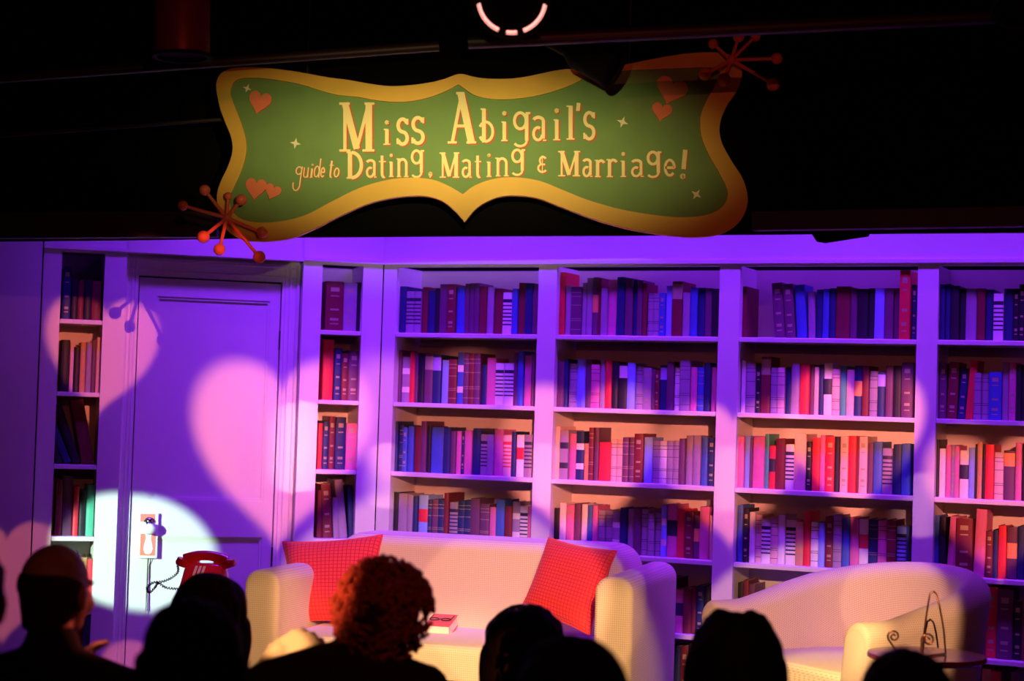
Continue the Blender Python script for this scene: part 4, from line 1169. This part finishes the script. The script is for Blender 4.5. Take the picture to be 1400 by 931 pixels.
    if hair == 'bald':
        # a fringe of short hair round the back and sides
        NA, NZ = 40, 14; vs = []
        for s2 in (1.075, .97):
            for i in range(NA + 1):
                a = radians(172 + (368 - 172) * i / NA); e = abs(i / NA * 2 - 1)
                z1 = .050 - .035 * e ** 4; z0 = -.085 + .045 * e ** 2
                for j in range(NZ + 1):
                    z = z0 + (z1 - z0) * j / NZ; zz = (z - .028) / .088
                    if z > .0: k2 = sqrt(max(0, 1 - zz * zz)); cy, ry = -.012, .094
                    else: k2 = .93 + z * 1.6; cy, ry = -.012, .094
                    s3 = s2 - (.07 if s2 > 1 else 0) * max(0, (j / NZ - .75) * 3.2); wv = 1 + .012 * noise.noise(Vector((i * .9, j * .35, 3)))
                    vs.append(I @ Vector((.0765 * cos(a) * k2 * s3 * wv, cy + ry * sin(a) * k2 * s3 * wv, z)))
        W1 = NZ + 1; T1 = W1 * (NA + 1); fs = []
        for i in range(NA):
            for j in range(NZ):
                a = i * W1 + j; fs.append((a, a + 1, a + W1 + 1, a + W1)); fs.append((T1 + a, T1 + a + W1, T1 + a + W1 + 1, T1 + a + 1))
        ed = [i * W1 for i in range(NA + 1)] + [NA * W1 + j for j in range(1, W1)] + [i * W1 + NZ for i in range(NA - 1, -1, -1)] + [j for j in range(NZ - 1, 0, -1)]
        for k in range(len(ed)): a, b2 = ed[k], ed[(k + 1) % len(ed)]; fs.append((a, b2, T1 + b2, T1 + a))
        q.add(vs, fs, hm); q.build('hair_fringe', root, 60)
    elif hair == 'short':
        q.ball((0, -.022, .034), 1, X0, 3, (.083, .096, .092), I); q.ball((0, -.045, -.03), 1, X0, 3, (.070, .06, .065), I)
        remesh(q, .007, 2, 'hair', root, matl=hm, disp=lambda c, n: c + n * .007 * noise.noise(c * 45))
    elif hair == 'bob':
        q.ball((0, -.02, .032), 1, X0, 3, (.096, .106, .098), I)
        q.ball((0, -.045, -.05), 1, X0, 3, (.094, .075, .085), I)
        for s_ in (-1, 1): q.capsule(I @ Vector((s_ * .078, -.01, 0)), I @ Vector((s_ * .078, .0, -.09)), .034, .028, X0, 12)
        remesh(q, .008, 2, 'hair', root, matl=hm, disp=lambda c, n: c + n * .008 * noise.noise(Vector((c.x * 40, c.y * 40, c.z * 12))))
    elif hair == 'long':
        q.ball((0, -.02, .026), 1, X0, 3, (.098, .106, .090), I)
        q.capsule(I @ Vector((0, -.045, -.02)), I @ Vector((0, -.075, -.20)), .095, .10, X0, 18)
        for s_ in (-1, 1): q.capsule(I @ Vector((s_ * .075, -.02, 0)), I @ Vector((s_ * .088, -.02, -.2)), .038, .036, X0, 12)
        if tilt == 0: 
            for s_ in (-1, 1): q.ball((s_ * .032, -.02, .076), 1, X0, 2, (.044, .07, .046), I)
        remesh(q, .008, 2, 'hair', root, matl=hm, disp=lambda c, n: c + n * .009 * noise.noise(Vector((c.x * 45, c.y * 45, c.z * 10))))
    elif hair == 'curly':
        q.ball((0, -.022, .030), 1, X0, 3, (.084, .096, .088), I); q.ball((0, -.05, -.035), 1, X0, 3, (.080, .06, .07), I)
        remesh(q, .008, 2, 'hair_mass', root, matl=hairmat('auburn_shadowy', (.03, .008, .005)))  # shade in the gaps between curls put into a darker hair colour
        q = MB()
        for k in range(300):
            a = rnd.uniform(0, 2 * pi); u = rnd.uniform(-.98, 1); sx = sqrt(1 - u * u)
            d = Vector((sx * cos(a), sx * sin(a), u))
            if d.y > .45 and d.z < .35: continue
            c = Vector((d.x * .090, -.022 + d.y * .100, .022 + d.z * (.088 if d.z > 0 else .112)))
            u1 = d.orthogonal().normalized(); w1 = d.cross(u1); ph = rnd.uniform(0, 6.28); R_ = rnd.uniform(.012, .020)
            pts = []
            for j in range(13):
                t = j / 12; aa = ph + t * 2 * pi * 1.25
                pts.append(I @ (c + d * (.004 + .026 * t) + (u1 * cos(aa) + w1 * sin(aa)) * R_ * (1 - .35 * t)))
            q.tube(pts, .0052, hm, 6)
        q.build('curls', root, 60)
    return root
V = Vector
person(-47, 738, 3.55, 'person cut off by the left edge of the frame, seen from behind in the dark', 'short')
person(80, 742, 4.4, 'balding person seen from behind at the left, looking right, one hand raised', 'bald', ('dark_brown', (.05, .02, .012)), turn=-.32, hs=1.0,
       arms={'R': (V((.22, .12, .78)), V((-.01, .20, .908)), V((.38, .1, 1)), V((-1, .2, .4))), 'bare': False})
person(289, 788, 5.1, 'person with smooth dark bobbed hair, farther of the two overlapping heads at left', 'bob', ('black_brown', (.02, .010, .008)), hs=1.12)
person(267, 824, 3.42, 'person with round black hair nearest us, low in front of the other bobbed head', 'bob', hs=.95)
hw_ = P(378, 893, 4.62); base = P(525, 772, 4.4)
base = base + V((-.075, 0, 0)); rel = V((hw_.x - base.x, hw_.y - base.y, hw_.z))
el_ = P(338, 945, 4.50); rel_e = V((el_.x - base.x + .02, el_.y - base.y, el_.z))
hf_ = (P(418, 872, 4.68) - hw_)
person(525, 772, 4.4, 'person with reddish curly hair in a black jacket, one bare hand held out left', 'curly', ('auburn', (.26, .06, .03)), turn=-.25, tilt=.06, hs=1.02, hx=.075,
       arms={'L': (rel_e, rel, hf_, V((-.1, -.75, .65))), 'Ls': 1, 'bare': True, 'hs': 1.0, 'curl': .38}, sd=.145)
person(722, 823, 5.1, 'person with dark wavy hair silhouetted before the right side of the sofa', 'long', hairc=('jet', (.004, .003, .003)), hs=1.14, tilt=-.05)
person(782, 874, 3.15, 'person whose round dark crown rises nearest us, below the sofa\'s right arm', 'bob', hs=1.0)
person(1006, 834, 4.25, 'person with long dark hair parted in the middle, in front of the tub armchair', 'long', hs=1.09)
person(1237, 889, 3.35, 'person whose low dark crown shows in front of the round side table', 'short', hs=1.0)

# ------------------------------------------------------------------ lights
def gobo(name, pos, target, half_deg, shape, col, power, soft=.06, rot=0.0, rad=.012, asp=1.0, cap=None):
    """a profile spotlight with a cut-metal pattern in its gate"""
    L = bpy.data.lights.new(name, 'SPOT'); L.energy = power; L.color = col; L.shadow_soft_size = rad
    L.spot_size = radians(min(half_deg * 2.9, 170)); L.spot_blend = 0.0 if shape != 'soft' else .9
    o = bpy.data.objects.new(name, L); COL.objects.link(o)
    d = (Vector(target) - Vector(pos)); o.location = pos
    o.rotation_euler = (d.to_track_quat('-Z', 'Y').to_matrix() @ Matrix.Rotation(rot, 3, 'Z')).to_euler()
    if shape == 'soft': L.spot_size = radians(half_deg * 2); return o
    L.use_nodes = True; nt = L.node_tree; em = nt.nodes['Emission']
    tc = nt.nodes.new('ShaderNodeTexCoord'); sp = nt.nodes.new('ShaderNodeSeparateXYZ'); nt.links.new(tc.outputs['Normal'], sp.inputs[0])
    def mt(op, a, b=None, c=None):
        n = nt.nodes.new('ShaderNodeMath'); n.operation = op
        for i, v in enumerate((a, b)):
            if v is None: continue
            if isinstance(v, (int, float)): n.inputs[i].default_value = v
            else: nt.links.new(v, n.inputs[i])
        return n.outputs[0]
    k = 1 / math.tan(radians(half_deg)); az = mt('ABSOLUTE', sp.outputs[2])
    x = mt('MULTIPLY', mt('DIVIDE', sp.outputs[0], az), k * GX); yv = mt('MULTIPLY', mt('DIVIDE', sp.outputs[1], az), k / asp * GY)
    if shape == 'heart':
        yy = mt('SUBTRACT', mt('ADD', mt('MULTIPLY', yv, 1.12), .18), mt('MULTIPLY', mt('SQRT', mt('ABSOLUTE', x)), .72))
    else: yy = yv
    v = mt('SQRT', mt('ADD', mt('MULTIPLY', x, x), mt('MULTIPLY', yy, yy)))
    mr = nt.nodes.new('ShaderNodeMapRange'); mr.interpolation_type = 'SMOOTHSTEP'; mr.inputs[1].default_value = 1 - soft; mr.inputs[2].default_value = 1 + soft * .3
    mr.inputs[3].default_value = 1; mr.inputs[4].default_value = 0; nt.links.new(v, mr.inputs[0])
    nt.links.new(mr.outputs[0], em.inputs['Strength'])
    return o
GX, GY = 1.0, 1.0
def area(name, pos, target, sx, sy, col, power, spread=180):
    L = bpy.data.lights.new(name, 'AREA'); L.shape = 'RECTANGLE'; L.size = sx; L.size_y = sy; L.energy = power; L.color = col; L.spread = radians(spread)
    o = bpy.data.objects.new(name, L); COL.objects.link(o); o.location = pos
    o.rotation_euler = (Vector(target) - Vector(pos)).to_track_quat('-Z', 'Y').to_euler(); return o
def half(px, pos, Yw): # px radius on the wall -> half angle seen from the lamp
    return math.degrees(math.atan(px / FPX * Yw / (Vector((0, Yw, 0)) - Vector((0, pos[1], 0))).length))
# blue-violet wash behind the masking
VIO = (.22, .020, 1.0)
for x, p in ((-2.2, 2), (-1.55, 14), (-.95, 34), (-.3, 34), (.4, 30), (1.1, 29), (1.7, 26), (2.3, 21)):
    if x > CORNER.x: yw = CORNER.y - .4372 * (x - CORNER.x)
    else: yw = CORNER.y + .3041 * (x - CORNER.x)
    area('wash_light', (x, yw - .72, 3.55), (x, yw, 1.1), .5, .08, VIO, p * .29, 64)
# violet strips added above the open-topped cases to light their backs
area('case_top_fill', FR.w(1.5, DEP - .09, 3.2), FR.w(1.5, DEP, 2.0), 2.8, .03, VIO, 42)
area('case_top_fill', FL.w(-.12, DEP - .09, 3.2), FL.w(-.12, DEP, 2.0), .3, .03, VIO, 5)
SAL = (1.0, .20, .13); PK = (1.0, .26, .17); PW = (1.0, .42, .42)
def wallp(px, py):
    F = FR if px > 518 else FL
    s, z = F.loc(px, py); return F.w(s, 0, z)
ballp = P(289, 333, SY - .12); wsh = wallp(170, 435)
dirA = (ballp - wsh); lampA = wsh + dirA * (wsh.y / -dirA.y)
def hgobo(px, py, r, pos, col, power, shape='heart', soft=.08, rot=0, asp=1.0, Y=None):
    t = wallp(px, py) if Y is None else P(px, py, Y)
    L = (t - Vector(pos)).length
    hd = math.degrees(math.atan(r / FPX * t.y / L))
    return gobo('gobo_spot', pos, t, hd, shape, col, power, soft, rot, asp=asp)
hgobo(140, 490, 82, lampA, SAL, 2100, rot=-.05, soft=.16)
hgobo(385, 622, 128, (.9, .2, 2.9), PK, 3300, soft=.2)
hgobo(410, 610, 42, (.6, .4, 2.9), PW, 4500, 'circle', 1.0, asp=3.2)  # narrow ellipse added to whiten the door casing
for px, py, pw in ((528, 650, 2600), (744, 650, 1900), (995, 655, 1700), (1260, 690, 1300)):
    hgobo(px, py, 30, (px / 700 - 1, -.2, 2.8), PW, pw, 'circle', 1.0, asp=4.5)  # tall ellipses added to whiten the lower stiles
hgobo(272, 785, 38, (.4, 1.0, 3.0), (1.0, .5, .35), 500, 'circle', .5, Y=7.7)  # extra warm spot added to brighten the telephone
hgobo(137, 890, 24, (.9, 1.6, 3.2), (1.0, .26, .20), 700, 'circle', .6, Y=4.6)  # red spot added for the raised fingers alone
hgobo(580, 600, 120, (-.6, .0, 2.9), PK, 2000, rot=.1, soft=.3)
hgobo(790, 640, 112, (.3, -.2, 2.9), PK, 4400, soft=.2)
hgobo(1000, 650, 100, (.9, -.2, 2.9), PK, 3200, soft=.2)
hgobo(1165, 610, 100, (-.3, 0, 2.9), PK, 4400, soft=.2)
hgobo(1370, 690, 105, (1.2, 0, 2.9), PK, 2900, soft=.2)
hgobo(5, 800, 80, (1.2, 0, 2.6), SAL, 1000)
hgobo(215, 965, 85, (.9, 0, 2.6), SAL, 1300)
# pale green follow spot from the left
wt = wallp(170, 752)
gobo('green_spot', wt + Vector((-2.2, -5.2, .9)), wt, 2.75, 'circle', (.66, 1.0, .74), 3000, .16)
# warm light on the furniture
hgobo(600, 830, 230, (.4, .2, 3.0), (1.0, .46, .27), 2300, 'circle', .1, Y=7.6)
hgobo(600, 925, 150, (-.4, 2.6, 3.6), (1.0, .66, .20), 1100, 'circle', .4, Y=7.4)
hgobo(365, 870, 125, (-.6, 1.0, 3.4), (1.0, .55, .24), 1300, 'circle', .4, Y=7.3)
hgobo(840, 890, 95, (.6, 1.0, 3.4), (1.0, .58, .22), 1300, 'circle', .4, Y=7.1)
hgobo(720, 840, 150, (.9, .6, 3.0), (1.0, .50, .28), 700, 'circle', .05, Y=7.6)
hgobo(1120, 850, 190, (.2, .4, 3.0), (1.0, .48, .26), 1700, 'circle', .08, Y=6.8)
hgobo(1225, 810, 70, (.6, .4, 3.0), (1.0, .50, .28), 500, 'circle', .05, Y=7.0)
hgobo(1140, 900, 85, (.3, 2.6, 3.4), (1.0, .66, .24), 1300, 'circle', .4, Y=6.6)
hgobo(385, 880, 45, (-.9, 2.2, 3.4), (1.0, .74, .30), 1700, 'circle', .4, Y=4.65)  # separate spot added to brighten the outstretched hand
# narrow red spots added for the curly hair and the bald man's cheek
hgobo(478, 825, 55, (-2.4, 1.5, 2.4), (1.0, .22, .10), 1900, 'circle', .5, Y=4.4)
hgobo(125, 860, 55, (.9, 6.6, 1.9), (1.0, .14, .07), 170, 'circle', .6, Y=4.4)
# dim red fill added from the front of house
gobo('front_fill', (0.2, .2, 3.1), P(800, 620, 8.2), 26, 'soft', (1.0, .16, .10), 90)
# the sign's own warm spot
gobo('sign_spot', (.0, 2.6, 2.28), P(612, 210, SY), 12.8, 'circle', (1.0, .80, .34), 880, 1.0, asp=.36)
# faint red and violet spill on the lighting grid
area('grid_spill', P(900, 300, 5.2), P(900, 20, 6.2), .4, .2, (1.0, .12, .15), .5)

w = bpy.data.worlds.new('dark_theatre'); SC.world = w; w.use_nodes = True
w.node_tree.nodes['Background'].inputs[0].default_value = (.004, .001, .008, 1); w.node_tree.nodes['Background'].inputs[1].default_value = .5

# ------------------------------------------------------------------ camera
cam = bpy.data.cameras.new('camera'); co = bpy.data.objects.new('camera', cam); COL.objects.link(co); SC.camera = co
cam.sensor_width = 36; cam.lens = 36 * FPX / 1400; cam.sensor_fit = 'HORIZONTAL'; cam.clip_start = .05
R = Matrix((cR, cU, -cF)).transposed().to_4x4(); co.matrix_world = Matrix.Translation(EYE) @ R
cam.dof.use_dof = True; cam.dof.focus_distance = 7.6; cam.dof.aperture_fstop = 2.6
vs = SC.view_settings; SC.display_settings.display_device = 'sRGB'
vs.view_transform = 'Standard'; vs.look = 'None'; vs.exposure = 0; vs.gamma = 1; vs.use_curve_mapping = False
